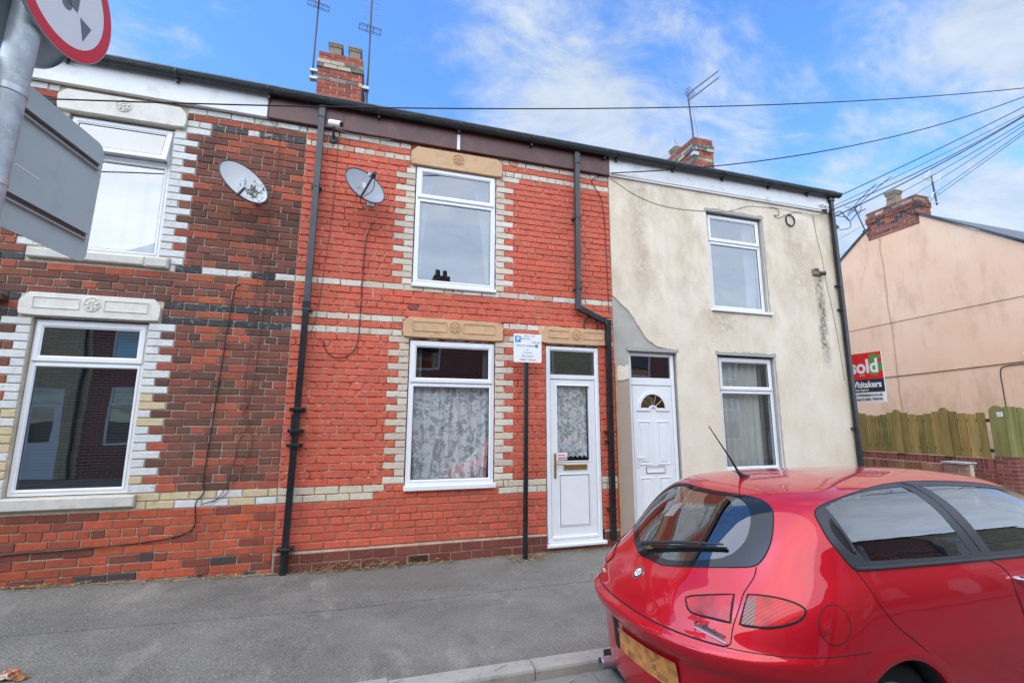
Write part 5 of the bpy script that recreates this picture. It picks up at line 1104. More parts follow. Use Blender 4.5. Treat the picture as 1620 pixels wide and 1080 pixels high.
# ------------------------------------------------------------------ houses on the camera's side of the street (seen in the reflections)
def opposite(x0, x1, col, label, dx):
    name = 'opposite_wall_%s' % ('yellow' if col[1] > .3 else 'dark'); 
    if name not in M:
        g = G(name); x, y, z = g.sep(g.geo); b = g.N.new('ShaderNodeTexBrick'); g.put(b.inputs['Vector'], g.map(g.geo, (1, 1, 1))); cb_ = g.N.new('ShaderNodeCombineXYZ'); g.L.new(x, cb_.inputs[0]); g.L.new(z, cb_.inputs[1]); g.L.new(cb_.outputs[0], b.inputs['Vector'])
        b.inputs['Scale'].default_value = 4.2; b.inputs['Brick Width'].default_value = 1.0; b.inputs['Row Height'].default_value = .33; b.inputs['Mortar Size'].default_value = .04
        b.inputs['Color1'].default_value = (*col, 1); b.inputs['Color2'].default_value = (*[q*.75 for q in col], 1); b.inputs['Mortar'].default_value = (.3, .27, .22, 1); g.out(b.outputs[0], .9)
    Hh = thing('terraced_house', label, 'house', 'terraced houses on the near side of the street'); yy = -10.0
    m = MB(); ops = [(x0+.5, x0+1.45, .85, 2.45), (x0+.5, x0+1.45, 3.2, 4.7), (x1-1.3, x1-.45, .0, 2.4)]
    xs_ = sorted({x0, x1, *[q for o in ops for q in o[:2]]}); zs_ = sorted({0., 5.3, *[q for o in ops for q in o[2:]]})
    for xa, xb in zip(xs_, xs_[1:]):
        for za, zb in zip(zs_, zs_[1:]):
            if any(o[0] < (xa+xb)/2 < o[1] and o[2] < (za+zb)/2 < o[3] for o in ops): continue
            m.box(xa, xb, yy-.1, yy, za, zb)
    m.build('wall', name, Hh)
    for i, o in enumerate(ops):
        f = MB(); w = .06
        for (a, b, c, d) in ((o[0], o[1], o[2], o[2]+w), (o[0], o[1], o[3]-w, o[3]), (o[0], o[0]+w, o[2]+w, o[3]-w), (o[1]-w, o[1], o[2]+w, o[3]-w)): f.box(a, b, yy-.05, yy-.02, c, d)
        f.box(o[0]+w, o[1]-w, yy-.05, yy-.02, o[3]-.5, o[3]-.44)
        if i == 2: f.box(o[0]+w, o[1]-w, yy-.06, yy-.04, w, .95); f.box(o[0]+w, o[0]+w+.13, yy-.06, yy-.04, .95, o[3]-.5); f.box(o[1]-w-.13, o[1]-w, yy-.06, yy-.04, .95, o[3]-.5)
        wo = f.build('door' if i == 2 else 'window', 'upvc', Hh); p = MB(); p.add([(o[0], yy-.045, o[2]), (o[1], yy-.045, o[2]), (o[1], yy-.045, o[3]), (o[0], yy-.045, o[3])], [(0, 1, 2, 3)]); p.build('pane', 'dark_glass', wo)
        p = MB(); p.add([(o[0], yy-.09, o[2]), (o[1], yy-.09, o[2]), (o[1], yy-.09, o[3]), (o[0], yy-.09, o[3])], [(0, 1, 2, 3)]); p.build('blind', 'interior_wall', wo)
    m = MB(); m.add([(x0, yy+.12, 5.3), (x1, yy+.12, 5.3), (x1, yy-3.6, 6.75), (x0, yy-3.6, 6.75), (x0, yy-7.3, 5.3), (x1, yy-7.3, 5.3)], [(0, 1, 2, 3), (3, 2, 5, 4)]); m.box(x0, x1, yy-7.2, yy-7.1, 0, 5.3); m.build('roof', 'slate', Hh)
    m = MB(); m.tube([(x0, yy+.1, 5.28), (x1, yy+.1, 5.28)], .06, 8); m.tube([(x1-.15, yy+.05, 5.28), (x1-.15, yy+.05, 0)], .04, 8); m.build('gutter', 'slate_gutter', Hh)
    m = MB(); m.box(x0+1.42, x0+2.16, yy-3.3, yy-2.6, 6.0, 7.30); ch = m.build('chimney', name, Hh)
    for q in (1.62, 1.96): p = MB(); p.tube([(x0+q, yy-2.95, 7.3), (x0+q, yy-2.95, 7.6)], [.13, .10], 12); p.build('chimney_pot', 'chimney_pot_clay', ch)
    return Hh
for i, (x0, c, l) in enumerate(((-15.6, (.30, .08, .05), 'outer dark brick house on the near side, far left'), (-11.5, (.64, .52, .28), 'yellow brick house on the near side, far left'), (-7.4, (.07, .045, .04), 'dark brick house on the near side left of the camera'), (-3.3, (.64, .52, .28), 'yellow brick house on the near side behind the camera'), (.8, (.07, .045, .04), 'dark brick house on the near side behind the camera'), (4.9, (.64, .52, .28), 'yellow brick house on the near side right of the camera'), (9.0, (.07, .045, .04), 'dark brick house on the near side, far right'), (13.1, (.64, .52, .28), 'yellow brick house on the near side, farthest right'))): opposite(x0, x0+4.1, c, l, 0)

# ------------------------------------------------------------------ the red hatchback
CY = -3.12; CX = 2.7; ZT = 1.2475
LV = np.array([(-0.02, 1.62, 0.66, 0.6, 5.45),
 (0.05, 1.52, 0.72, 0.65, 5.52),
 (0.15, 1.46, 0.76, 0.7, 5.55),
 (0.25, 1.445, 0.78, 0.75, 5.57),
 (0.36, 1.44, 0.79, 0.75, 5.59),
 (0.44, 1.42, 0.797, 0.75, 5.58),
 (0.5, 1.375, 0.8, 0.75, 5.58),
 (0.545, 1.365, 0.8, 0.75, 5.56),
 (0.575, 1.4, 0.797, 0.75, 5.53),
 (0.66, 1.45, 0.79, 0.75, 5.45),
 (0.74, 1.52, 0.78, 0.75, 5.18),
 (0.8, 1.6, 0.765, 0.72, 4.93),
 (0.86, 1.67, 0.74, 0.66, 4.78),
 (0.92, 1.73, 0.715, 0.6, 4.58),
 (1.0, 1.81, 0.68, 0.52, 4.46),
 (1.1, 1.92, 0.615, 0.45, 4.28),
 (1.165, 2.02, 0.54, 0.4, 4.13),
 (1.197, 2.12, 0.475, 0.38, 4.03),
 (1.217, 2.25, 0.39, 0.36, 3.91),
 (1.233, 2.40, 0.29, 0.3, 3.76),
 (1.243, 2.52, 0.17, 0.25, 3.58),
 (1.246, 2.58, 0.06, 0.1, 3.43)])
CF = {'glass': [(0.073,1.157),(0.284,1.16),(0.406,1.158),(0.494,1.151),(0.559,1.133),(0.593,1.105),(0.603,1.048),(0.599,0.991),(0.582,0.938),(0.556,0.895),(0.523,0.874),(0.452,0.859),(0.327,0.835),(0.187,0.805),(0.089,0.787)],
'glassin': [(0.121,1.137),(0.244,1.142),(0.336,1.142),(0.417,1.121),(0.464,1.088),(0.483,1.035),(0.478,0.981),(0.452,0.936),(0.412,0.9),(0.345,0.871),(0.165,0.826),(0.098,0.813)],
'sideout': [(2.447,1.214),(2.035,1.207),(1.323,1.183),(0.991,1.16),(0.866,1.136),(0.832,1.111),(0.836,1.073),(0.876,0.998),(0.933,0.931),(0.966,0.893),(1.136,0.886),(1.492,0.882),(2.064,0.869),(2.329,0.866)],
'sidetop': [(2.446,1.214),(2.535,1.213),(2.69,1.202),(2.814,1.153),(2.793,1.118),(2.729,1.097)],
'rglass': [(0.912,1.134),(1.14,1.166),(1.672,1.19),(2.194,1.199),(1.967,1.066),(1.962,0.894),(1.517,0.903),(1.124,0.912),(1.039,0.918),(0.971,1.031)],
'fglass': [(2.339,1.195),(2.565,1.188),(2.661,1.149),(2.625,1.088),(2.355,0.894),(2.124,0.895),(2.119,1.071)],
'vent': [(0.904,1.09),(0.927,1.075),(0.974,1.026),(1.001,0.954),(0.977,0.953),(0.919,1.01),(0.896,1.053)],
'doorseam': [(0.975,0.888),(1.019,0.822),(1.063,0.747),(1.143,0.655),(1.289,0.557),(1.398,0.466),(1.457,0.391)],
'split': [(2.073,0.869),(2.123,0.827),(2.141,0.78),(2.125,0.714),(2.135,0.617)],
'fuel': [(0.893,0.687),(0.886,0.659),(0.871,0.636),(0.85,0.622),(0.826,0.618),(0.804,0.624),(0.786,0.641),(0.775,0.665),(0.771,0.692),(0.776,0.719),(0.789,0.742),(0.81,0.758),(0.834,0.763),(0.858,0.757),(0.878,0.741),(0.89,0.716)],
'light': [(0.31,0.702),(0.32,0.721),(0.4,0.746),(0.504,0.769),(0.596,0.777),(0.674,0.769),(0.721,0.751),(0.727,0.733),(0.699,0.703),(0.619,0.674),(0.55,0.667),(0.501,0.667),(0.422,0.667),(0.34,0.667)],
'lsplit': [(0.506,0.769),(0.502,0.725),(0.497,0.666)],
'tail': [(0.543,0.876),(0.539,0.837),(0.512,0.778),(0.506,0.726),(0.494,0.657),(0.491,0.615),(0.49,0.581),(0.472,0.566),(0.358,0.58),(0.168,0.596),(-0.015,0.583),(-0.124,0.574)],
'bump': [(0.495,0.582),(0.618,0.569),(0.785,0.542),(0.978,0.498)],
'wiper': [(-0.129,0.795),(-0.082,0.834),(0.388,0.928)],
'emblem': [(0.02,0.723)],
'badge': [(0.353,0.631),(0.468,0.604)],
'ant': [(-0.254,1.213)],
'n147': [(-0.18,0.585)],
'handle': [(2.169,0.772),(2.221,0.767)],
'arch': [(0.96,0.468),(1.03,0.5),(1.189,0.517),(1.364,0.464),(1.457,0.391)],
'roofseam': [(-0.513,1.15),(-0.133,1.18),(0.228,1.188),(0.558,1.183)],
'plate': [(-0.096,0.393),(0.283,0.431),(0.077,0.355)],
}
def car_par(z):
    zs = LV[:, 0]; n = len(zs); z = min(max(z, zs[0]), zs[-1]); q_ = lambda v: -np.sqrt(ZT-v); z = q_(z); zs = q_(zs); i = int(min(max(np.searchsorted(zs, z)-1, 0), n-2)); h = zs[i+1]-zs[i]; t = (z-zs[i])/h
    def mm(j, c):
        if j <= 0 or j >= n-1: k = min(max(j, 0), n-2); return (LV[k+1, c]-LV[k, c])/(zs[k+1]-zs[k])
        a = (LV[j, c]-LV[j-1, c])/(zs[j]-zs[j-1]); b = (LV[j+1, c]-LV[j, c])/(zs[j+1]-zs[j]); return 0 if a*b <= 0 else 2*a*b/(a+b)
    return [(2*t**3-3*t**2+1)*LV[i, c]+(t**3-2*t**2+t)*h*mm(i, c)+(3*t**2-2*t**3)*LV[i+1, c]+(t**3-t**2)*h*mm(i+1, c) for c in range(1, 5)]
def car_curve(z, n=90):
    xr, w, Lc, xf = car_par(z); p = 2.4; t = np.linspace(0, 1, n)*np.pi/2; x = xr+Lc*(1-np.cos(t)**(2/p)); y = w*np.sin(t)**(2/p); Lf = min(.9, (xf-xr)*.4)
    x2 = xf-Lf*(1-np.cos(t[::-1])**(2/p)); y2 = w*np.sin(t[::-1])**(2/p); xs = np.linspace(x[-1], x2[0], 60)[1:-1]; return np.concatenate([x, xs, x2]), np.concatenate([y, w+0*xs, y2])

ZR = np.concatenate([np.linspace(LV[0, 0], 1.18, 108), ZT-np.linspace(math.sqrt(ZT-1.18), math.sqrt(ZT-LV[-1, 0]), 44)[1:]**2]); TH = np.linspace(0, PI, 541); RT = []; CV = []
for z_ in ZR:
    a, b = car_curve(z_); CV.append((a, b)); th_ = np.arctan2(b, CX-a); th_[-1] = PI; RT.append(np.interp(TH, th_, np.hypot(b, CX-a)))
RT = np.array(RT)
def Pc(t, z):
    t = (t+PI) % (2*PI)-PI; s = 1 if t >= 0 else -1; t = abs(t); f = t/PI*(len(TH)-1); i = min(int(f), len(TH)-2); f -= i; g = float(np.interp(z, ZR, np.arange(len(ZR)))); j = min(int(g), len(ZR)-2); g -= j
    r = (RT[j, i]*(1-f)+RT[j, i+1]*f)*(1-g)+(RT[j+1, i]*(1-f)+RT[j+1, i+1]*f)*g
    return Vector((CX-r*math.cos(t), CY-s*r*math.sin(t), z))
def Nc(t, z):
    a = Pc(t+.012, z)-Pc(t-.012, z); e = min(.012, .35*(ZT-z)); b = Pc(t, min(z+e, LV[-1, 0]))-Pc(t, max(z-e, LV[0, 0])); n = a.cross(b)
    n = n.normalized() if n.length > 1e-9 else Vector((0, 0, 1)); o = Vector((Pc(t, z).x-CX, Pc(t, z).y-CY, .3)); return n if n.dot(o) > 0 else -n
def yside(x, z):
    g = float(np.interp(z, ZR, np.arange(len(ZR)))); j = min(int(g), len(ZR)-2); g -= j; return float(np.interp(x, *CV[j])*(1-g)+np.interp(x, *CV[j+1])*g)
def inpoly(x, y, p):
    c = False; j = len(p)-1
    for i in range(len(p)):
        if (p[i][1] > y) != (p[j][1] > y) and x < (p[j][0]-p[i][0])*(y-p[i][1])/(p[j][1]-p[i][1])+p[i][0]: c = not c
        j = i
    return c
def dens(p, step=.03):
    o = []
    for a, b in zip(p, p[1:]+p[:1]):
        n = max(1, int(math.hypot((b[0]-a[0])*.8, b[1]-a[1])/step)); o += [(a[0]+(b[0]-a[0])*i/n, a[1]+(b[1]-a[1])*i/n) for i in range(n)]
    return o
def csm(p, closed=True, n=4):
    """smooth a 2d outline (Catmull-Rom)"""
    q = [Vector((a, b, 0)) for a, b in p]; m = len(q); o = []
    for i in range(m if closed else m-1):
        if closed: a, b, c, d = q[i-1], q[i], q[(i+1) % m], q[(i+2) % m]
        else: a, b, c, d = q[max(i-1, 0)], q[i], q[i+1], q[min(i+2, m-1)]
        for k in range(n): t = k/n; v = .5*((2*b)+(c-a)*t+(2*a-5*b+4*c-d)*t*t+(3*b-a-3*c+d)*t**3); o.append((v.x, v.y))
    if not closed: o.append((q[-1].x, q[-1].y))
    return o
def mir(p): return [(-a, b) for a, b in p]
def set_normals(me, ns):
    me.polygons.foreach_set('use_smooth', [True]*len(me.polygons)); me.normals_split_custom_set_from_vertices([tuple(n) for n in ns])
def skinpatch(name, outer, holes, off, mat, parent, step=.03, edge=True):
    outer = dens(outer, step); holes = [dens(h, step) for h in holes]; pts = []; edges = []
    for lp in [outer]+holes:
        o = len(pts); pts += lp; edges += [(o+i, o+(i+1) % len(lp)) for i in range(len(lp))]
    nb = len(pts); a0, a1 = min(p[0] for p in outer), max(p[0] for p in outer); b0, b1 = min(p[1] for p in outer), max(p[1] for p in outer); sx_, sz_ = step*1.1, step
    x = a0+sx_/2
    while x < a1:
        y = b0+sz_/2
        while y < b1:
            if inpoly(x, y, outer) and not any(inpoly(x, y, h) for h in holes) and min((x-q[0])**2+(y-q[1])**2 for q in pts[:nb]) > (step*.4)**2: pts.append((x, y))
            y += sz_
        x += sx_
    V, E_, Fc, *_ = delaunay_2d_cdt([Vector(p) for p in pts], edges, [], 0, 1e-7)
    fs = []
    for f in Fc:
        cx_ = sum(V[i][0] for i in f)/3; cy_ = sum(V[i][1] for i in f)/3
        if inpoly(cx_, cy_, outer) and not any(inpoly(cx_, cy_, h) for h in holes): fs.append(tuple(f))
    N_ = [Nc(v[0], v[1]) for v in V]; co = [Pc(v[0], v[1])+n*off for v, n in zip(V, N_)]
    me = bpy.data.meshes.new(name); fo = []
    for f in fs:
        n = (co[f[1]]-co[f[0]]).cross(co[f[2]]-co[f[0]]); fo.append(f if n.dot(N_[f[0]]) > 0 else f[::-1])
    me.from_pydata([tuple(c) for c in co], [], fo); me.materials.append(M[mat]); set_normals(me, N_); o = bpy.data.objects.new(name, me); COL.objects.link(o); o.parent = parent; return o
def seam(m, pts, r=.0026, off=-.0006, smooth=True, closed=False, step=.02):
    p = csm(pts, closed, 3) if smooth else pts
    if closed: p = p+[p[0]]
    q = []
    for a, b in zip(p, p[1:]):
        n = max(1, int(math.hypot((b[0]-a[0])*.8, b[1]-a[1])/step)); q += [(a[0]+(b[0]-a[0])*i/n, a[1]+(b[1]-a[1])*i/n) for i in range(n)]
    q.append(p[-1]); m.tube([Pc(*v)+Nc(*v)*off for v in q], r, 6)
CAR = thing('parked_car', 'glossy red five door hatchback parked at the kerb, seen from its rear right corner', 'car')
gl = csm(CF['glass'], False, 3); GOUT = gl+mir(gl)[::-1]
gi = csm(CF['glassin'], False, 3); GIN = gi+mir(gi)[::-1]
def tx(p, st=.03, closed=True):
    p = p+[p[0]] if closed else p; o = []
    for (a, b), (c, d) in zip(p, p[1:]):
        n = max(1, int(math.hypot(c-a, d-b)/st))
        for i in range(n): x, z = a+(c-a)*i/n, b+(d-b)*i/n; o.append((math.atan2(yside(x, z), CX-x), z))
    return o
so_ = CF['sideout']; TRIM = tx(csm([(2.84, 1.2075), (2.68, 1.198), (2.53, 1.185), (2.40, 1.170), (2.30, 1.155), (2.22, 1.134), (2.175, 1.108), (2.158, 1.07), (2.15, 1.03), (2.152, .995), (2.175, .935), (2.20, .894), (2.24, .8865), (2.36, .885), (2.64, .879), (3.1, .869), (3.4, .866), (3.9, .868), (4.30, .873), (4.38, .885), (4.34, .92), (4.25, .985), (4.10, 1.07), (3.93, 1.135), (3.76, 1.172), (3.58, 1.196), (3.36, 1.209), (3.10, 1.2135)], True, 2))
RG = tx([(2.25, 1.135), (2.32, 1.153), (2.43, 1.171), (2.56, 1.184), (2.72, 1.192), (2.86, 1.1965), (2.945, 1.198), (2.965, 1.10), (2.985, 1.0), (3.005, .894), (2.66, .903), (2.36, .912), (2.285, .918), (2.262, .97), (2.25, 1.03)])
FG = tx([(3.09, 1.196), (3.30, 1.192), (3.50, 1.182), (3.68, 1.165), (3.86, 1.135), (4.02, 1.08), (4.16, 1.0), (4.29, .915), (4.0, .90), (3.42, .894), (3.155, .895), (3.14, .98), (3.115, 1.09)])
WSO = [(PI, 1.18), (2.98, 1.178), (2.91, 1.14), (2.88, 1.02), (2.86, .92), (2.95, .895), (PI, .885)]; WS = WSO+[(2*PI-a, b) for a, b in WSO[1:-1]][::-1]
WSIo = [(PI, 1.155), (2.995, 1.152), (2.94, 1.12), (2.915, 1.02), (2.90, .945), (2.97, .925), (PI, .915)]; WSI = WSIo+[(2*PI-a, b) for a, b in WSIo[1:-1]][::-1]
WHX = [(2.35, .205), (4.80, .205)]; RA = .322
def hole(t, z):
    ta = abs((t+PI) % (2*PI)-PI)
    if inpoly(ta, z, [(0, .787)]+gl[::-1]+[(0, 1.157)]) : return True
    if inpoly(ta, z, TRIM): return True
    if inpoly(ta, z, WSO[::1]): return True
    p = Pc(ta, z)
    return abs(p.y-CY) > .55 and any((p.x-a)**2+(p.z-b)**2 < RA**2 for a, b in WHX)
NT = 540; ths = [-PI+2*PI*i/NT for i in range(NT)]; rows = list(ZR); vs = []; ns_ = []
for z_ in rows:
    for t_ in ths: vs.append(Pc(t_, z_)); ns_.append(Nc(t_, min(z_, LV[-1, 0]-.002)))
inh = [[hole(t_, z_) for t_ in ths] for z_ in rows]
fb = []; fbm = []; ZB = .575
for j in range(len(rows)-1):
    for i in range(NT):
        k = (i+1) % NT
        if inh[j][i] and inh[j][k] and inh[j+1][i] and inh[j+1][k]: continue
        f = (j*NT+i, j*NT+k, (j+1)*NT+k, (j+1)*NT+i)
        (fbm if rows[j+1] < ZB and abs(ths[i]) < .98 else fb).append(f)
cap = len(vs); vs.append(Vector((3.3, CY, LV[-1, 0]))); ns_.append(Vector((0, 0, 1)))
for i in range(NT): fb.append(((len(rows)-1)*NT+i, (len(rows)-1)*NT+(i+1) % NT, cap))
def sub(name, fs, parent):
    us = sorted({i for f in fs for i in f}); mp_ = {u: i for i, u in enumerate(us)}; me = bpy.data.meshes.new(name); fo = []
    for f in fs:
        n = (vs[f[1]]-vs[f[0]]).cross(vs[f[2]]-vs[f[0]]); fo.append(tuple(mp_[i] for i in (f if n.dot(ns_[f[0]]) > 0 else f[::-1])))
    me.from_pydata([tuple(vs[u]) for u in us], [], fo); me.materials.append(M['car_paint']); set_normals(me, [ns_[u] for u in us]); o = bpy.data.objects.new(name, me); COL.objects.link(o); o.parent = parent; return o
body_ = sub('body', fb, CAR); bump_ = sub('bumper', fbm, CAR)
# rear glass
tg = CF['tail']; TG = [(0, .770)]+[(.187, .788), (.327, .818), (.452, .842), (.515, .856)]+csm([(.538, .868), (.537, .837), (.512, .778), (.506, .726), (.494, .657), (.491, .615), (.489, .590), (.475, .583)], False, 2)+[(.36, .5815), (.17, .5815), (0, .5815)]
TGf = TG+mir(TG[1:-1])[::-1]
tail_ = skinpatch('tailgate', TGf, [], .0012, 'car_paint', CAR, .02)
skinpatch('glass_border', GOUT, [GIN], .0016, 'gloss_black', tail_, .016); skinpatch('rear_window', GIN, [], .0016, 'car_glass', tail_, .03)
sm_ = MB(); seam(sm_, gl+mir(gl)[::-1], .0034, .0, False, True, .03)
TS = CF['tail'][:8]
for s in (1, -1):
    q = [(a*s, b) for a, b in TS[:6]]+[(s*.489, .592), (s*.474, .5785)]; seam(sm_, q, .003)
seam(sm_, [(-.474, .5785), (0, .5785), (.474, .5785)], .0042, .0, False)
sm_.build('tailgate_gap', 'seam_black', tail_)
sm_ = MB()
for s in (1, -1):
    q = [(a*s, b) for a, b in ((.48, .5765), (.6, .5765), (.75, .5765), (.9, .5765), (.975, .5765))]; seam(sm_, q, .0022, .0, False)
sm_.build('bumper_gap', 'seam_black', bump_)
sm_ = MB(); seam(sm_, [(-.56, 1.170), (-.513, 1.176), (-.3, 1.186), (0, 1.191), (.3, 1.187), (.513, 1.178), (.556, 1.172)], .002, -.0008); sm_.build('roof_gap', 'seam_black', body_)
for s in (1, -1):
    sg = lambda p: [(a*s, b) for a, b in p]
    # doors
    D1 = [(2.064, .866), (1.492, .879), (1.136, .883), (.975, .885)]+csm(CF['doorseam'][1:6], False, 3)+[(1.45, .40), (1.52, .30), (1.60, .18), (1.72, .10), (2.05, .09), (2.12, .3), (2.133, .5), (2.135, .617), (2.127, .714), (2.141, .78), (2.123, .827)]
    D2 = [(2.079, .866), (2.5, .863), (2.77, .863), (2.765, .7), (2.72, .5), (2.68, .3), (2.66, .10), (2.07, .09), (2.137, .3), (2.148, .5), (2.149, .617), (2.141, .714), (2.155, .78), (2.137, .827)]
    d1 = skinpatch('rear_door', sg(D1), [], .0012, 'car_paint', CAR, .035); d2 = skinpatch('front_door', sg(D2), [], .0012, 'car_paint', CAR, .035)
    m = MB(); seam(m, sg(CF['doorseam'][:6]+[(1.45, .40), (1.52, .30), (1.60, .18), (1.72, .10)]), .0026, .0002); m.build('door_gap', 'seam_black', d1)
    m = MB(); seam(m, sg([(2.073, .866), (2.13, .827), (2.148, .78), (2.134, .714), (2.142, .617), (2.140, .5), (2.12, .3), (2.06, .09)]), .0026, .0002); m.build('door_gap', 'seam_black', d2)
    tr = skinpatch('window_trim', sg(TRIM), [sg(RG), sg(FG)], .003, 'car_trim', CAR, .022)
    skinpatch('rear_side_window', sg(RG), [], .0015, 'car_side_glass', d1, .03); skinpatch('front_side_window', sg(FG), [], .0015, 'car_side_glass', d2, .03)
    m = MB(); seam(m, sg(TRIM), .004, .001, False, True, .03); seam(m, sg(tx([(3.015, 1.2125), (3.04, 1.05), (3.095, .872)], closed=False)), .002, .0032, False); m.build('trim_edge', 'seam_black', tr)
    m = MB(); pts_ = [(a*s, b) for a, b in ((.972, .889), (1.136, .883), (1.492, .877), (1.8, .872), (2.064, .868), (2.33, .864), (2.7, .862))]; q = []
    for a, b in zip(pts_, pts_[1:]): q += [(a[0]+(b[0]-a[0])*i/6, a[1]+(b[1]-a[1])*i/6) for i in range(6)]
    m.tube([Pc(*v)+Nc(*v)*.004 for v in q], .009, 8); m.build('waist_strip', 'car_trim', tr, smooth=True)
    # hidden rear door handle in the trim
    V_ = csm(CF['vent'], True, 3); hd = skinpatch('handle_recess', sg(V_), [], .0045, 'seam_black', d1, .012, )
    m = MB(); seam(m, sg([(.918, 1.075), (.955, 1.03), (.985, .975), (.990, .955)]), .007, .008); m.build('door_handle', 'car_trim', d1, smooth=True)
    m = MB(); a = Pc(2.175*s, .772)+Nc(2.175*s, .772)*.03; b = Pc(2.35*s, .764)+Nc(2.35*s, .764)*.03; m.tube([a-Nc(2.175*s, .77)*.03, a, a.lerp(b, .5)+Nc(2.25*s, .77)*.01, b, b-Nc(2.35*s, .764)*.03], [.012, .014, .012, .014, .012], 10); m.build('door_handle', 'chrome', d2, smooth=True)
    # tail lamp in two halves
    LT = csm(CF['light'], True, 4); sp0 = [(a*1.0, b) for a, b in LT]
    inn = [p for p in LT if p[0] < .498]; out_ = [p for p in LT if p[0] > .512]
    i0 = min(range(len(LT)), key=lambda i: abs(LT[i][0]-.31)+abs(LT[i][1]-.705))
    innp = [(.306, .703), (.305, .713)]+sorted([p for p in inn if p[1] > .715], key=lambda p: p[0])+sorted([p for p in inn if p[1] <= .70], key=lambda p: -p[0])
    outp = sorted([p for p in out_ if p[1] > .733], key=lambda p: p[0])+sorted([p for p in out_ if p[1] <= .733], key=lambda p: -p[0])
    l1 = skinpatch('rear_lamp', sg(innp), [], .0045, 'lamp_red', tail_, .014); 
    cut = .565; oc = [p for p in outp if p[0] < cut]; 
    l2 = skinpatch('rear_lamp', sg(outp), [], .0045, 'lamp_red', body_, .014)
    clr = [(.522, .758), (.560, .766), (.560, .672), (.522, .670)]; skinpatch('clear_lens', sg(clr), [], .0056, 'lamp_clear', l2, .012)
    m = MB(); seam(m, sg(innp), .0055, .002, False, True, .03); m.build('lamp_gap', 'seam_black', l1); m = MB(); seam(m, sg(outp), .0055, .002, False, True, .03); m.build('lamp_gap', 'seam_black', l2)
    if s == 1:
        fu = csm(CF['fuel'], True, 2); fl2 = skinpatch('fuel_flap', fu, [], .0012, 'car_paint', CAR, .018); m = MB(); seam(m, fu, .0024, .0004, False, True); m.build('flap_gap', 'seam_black', fl2)
        m = MB(); p = Pc(.795, .668); n = Nc(.795, .668); m.add([p+n*.003+Vector((.035*math.cos(2*PI*i/14), 0, .022*math.sin(2*PI*i/14))) for i in range(14)]+[p+n*.009+Vector((.012*math.cos(2*PI*i/14), 0, .010*math.sin(2*PI*i/14))) for i in range(14)], [tuple(range(14, 28))]+[(i, (i+1) % 14, 14+(i+1) % 14, 14+i) for i in range(14)]); m.build('finger_tab', 'car_paint', fl2, smooth=True)
    # arches and wheels
    for wi, (wx, wz) in enumerate(WHX):
        m = MB(); n = 48; V2 = []; N2 = []
        prof = [(RA-.012, -.02), (RA-.010, .0015), (RA+.004, .005), (RA+.020, .004), (RA+.050, .0006)]
        for i in range(n+1):
            a = R(-38)+R(256)*i/n
            for (r_, o_) in prof:
                x = wx+r_*math.cos(a); z = max(wz+r_*math.sin(a), -.02); y = yside(x, z); V2.append((x, CY-s*(y+o_), z))
        k = len(prof); m.add(V2, [(i*k+j, (i+1)*k+j, (i+1)*k+j+1, i*k+j+1) for i in range(n) for j in range(k-1)]); m.build('arch_lip', 'car_paint', body_, smooth=True, auto=60)
        m = MB(); V2 = []
        for i in range(n+1):
            a = R(-38)+R(256)*i/n; x = wx+(RA-.011)*math.cos(a); z = wz+(RA-.011)*math.sin(a); V2 += [(x, CY-s*(yside(x, max(z, -.02))-.015), z), (x, CY-s*.42, z)]
        m.add(V2, [(2*i, 2*i+1, 2*i+3, 2*i+2) for i in range(n)]); m.add([V2[2*i+1] for i in range(n+1)], [tuple(range(n+1))]); m.build('wheel_arch', 'rubber', body_)
        yo = CY-s*(.715 if s == 1 else .60); RW = .295; wz_ = RW-.10; sgn = -s
        def rev(prof, mat, name, parent, nseg=48, smooth=True):
            m = MB(); V3 = []
            for (h, r_) in prof:
                for i in range(nseg): a = 2*PI*i/nseg; V3.append((wx+r_*math.cos(a), yo+sgn*h, wz_+r_*math.sin(a)))
            m.add(V3, [(j*nseg+i, j*nseg+(i+1) % nseg, (j+1)*nseg+(i+1) % nseg, (j+1)*nseg+i) for j in range(len(prof)-1) for i in range(nseg)]); return m.build(name, mat, parent, smooth=smooth)
        tyre = rev([(-.19, .19), (-.19, .27), (-.17, .288), (-.15, .295), (-.04, .295), (-.018, .289), (-.002, .268), (.0, .24), (-.006, .205), (-.01, .19)], 'rubber', 'tyre', CAR)
        rim = rev([(-.012, .195), (-.008, .188), (-.02, .18), (-.05, .172), (-.16, .168), (-.19, .19)], 'alloy', 'rim', tyre)
        m = MB()
        for q_ in range(5):
            a = 2*PI*q_/5+.3
            for i in range(14): pass
            c_x, c_z = wx+.105*math.cos(a), wz_+.105*math.sin(a); V3 = []
            for i in range(20):
                b = 2*PI*i/20; V3.append((c_x+.052*math.cos(b), yo+sgn*-.012, c_z+.052*math.sin(b)))
            for i in range(20):
                b = 2*PI*i/20; V3.append((c_x+.040*math.cos(b), yo+sgn*-.03, c_z+.040*math.sin(b)))
            m.add(V3, [(i, (i+1) % 20, 20+(i+1) % 20, 20+i) for i in range(20)])
            m.tube([(wx+.02*math.cos(a+PI/5), yo+sgn*-.02, wz_+.02*math.sin(a+PI/5)), (wx+.185*math.cos(a+PI/5), yo+sgn*-.018, wz_+.185*math.sin(a+PI/5))], [.03, .022], 10)
        m.build('spokes', 'alloy', tyre, smooth=True)
        rev([(-.02, .0), (-.01, .02), (-.012, .045), (-.03, .06)], 'alloy', 'hub_cap', tyre, 20)
# windscreen
ws = skinpatch('windscreen', WSI, [], .0016, 'car_glass', CAR, .04); skinpatch('screen_border', WS, [WSI], .0016, 'gloss_black', ws, .03)
